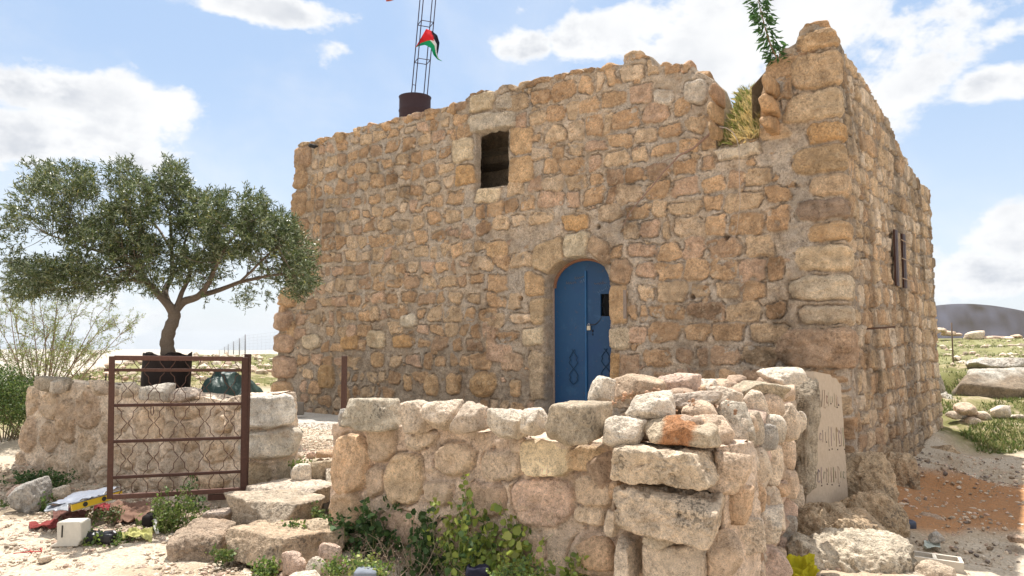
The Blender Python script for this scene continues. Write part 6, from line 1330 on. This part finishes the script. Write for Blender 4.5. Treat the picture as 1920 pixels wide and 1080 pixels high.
rag('bright red rag at the left beside the white broken block', 'cloth', flatq(54, 980, 108, 990, .03), (.27, .06, .055), 12, .02)
rag('crumpled red plastic under the gate end of the spirit level', 'wrapper', flatq(176, 946, 206, 961, .04), (.27, .05, .055), 13, .03)
rag('reddish brown cloth lying under the gate between level and weed', 'cloth', flatq(210, 945, 282, 975, .04), (.25, .15, .11), 14, .03)
rag('yellow plastic bag crumpled on the ground before the gate', 'bag', flatq(232, 999, 286, 1011, .03), (.46, .44, .17), 15, .04, 'plastic_bag')
rag('white plastic scrap leaning in the weed under the gate', 'scrap', [at(284, 968, 6.2), at(292, 1003, 6.1), at(298, 1000, 6.1), at(294, 975, 6.2)], (.68, .66, .62), 16, .01, 'plastic_scrap')
cloth('black_cloth', 'black shiny cloth or shoe lying right of the white broken block', 'cloth', (162, 1000, 216, 1019, 6.0, .14), 21, (.018, .018, .024), M_PLASTIC, .018, 9)
cloth('dark_object', 'dark bundle in the weed just below the gate rail', 'bundle', (268, 966, 288, 990, 6.2, .1), 22, (.03, .025, .025), M_CLOTH, .015, 9)
rag('bright yellow plastic bag lying at the foot of the dry-laid wall', 'bag', [at(1452, 1088, 5.2), at(1536, 1080, 5.25), at(1524, 1050, 5.45), at(1470, 1046, 5.4)], (.50, .45, .03), 17, .055, 'plastic_bag')
rag('small crumpled white and blue wrapper on the dirt at the right', 'wrapper', flatq(1732, 1014, 1764, 1028, .03), (.55, .60, .55), 18, .02, 'wrapper')
cloth('dark_dish', 'dark blue-black flat dish lying by the craggy rock', 'dish', (1681, 975, 1714, 993, 7.5, .16), 25, (.03, .04, .07), M_PLASTIC, .006, 9)
cloth('dark_cloth', 'dark blue cloth at the bottom edge below the weeds', 'cloth', (870, 1062, 915, 1095, 4.7, .15), 26, (.03, .03, .05), M_CLOTH, .02, 9)
cloth('grey_stone_slab', 'flat blue-grey slab at the bottom edge below the foreground wall', 'slab', (665, 1066, 712, 1090, 4.85, .15), 27, (.20, .22, .26), M_CONC, .004, 9)
mb = MB()
for s in ((25,1038,78,1034),(78,1034,70,1026),(60,1036,45,1028)):
    q = flatq(s[0], s[1], s[2], s[3], .008); mb.tube([q[3], (q[3]+q[1])/2+[0, .02, 0], q[1]], .004, 4, (.55, .08, .07))
c0 = mb.V[0].mean(0); o = mb.build('red_string', M_CLOTH, None); tag(o, 'thin red string lying on the pale gravel at the left', 'string')

# ------------------------------------------------------------------ haze in the air
def haze():
    mb = MB(); mb.box((0, 0, 0), (7600, 7600, 120)); m = bpy.data.materials.new('haze_air'); m.use_nodes = True; nt = m.node_tree; nt.nodes.clear()
    v = nt.nodes.new('ShaderNodeVolumePrincipled'); v.inputs['Color'].default_value = (.86, .92, 1, 1); v.inputs['Density'].default_value = HAZE; v.inputs['Anisotropy'].default_value = .2
    o_ = nt.nodes.new('ShaderNodeOutputMaterial'); nt.links.new(v.outputs[0], o_.inputs['Volume']); o = mb.build('haze', m, None, False); o.location = (0, 0, -120+95-60+60); struct(o, 'stuff'); tag(o, 'thin pale haze over the far valley', 'haze')
HAZE = .00006
haze()
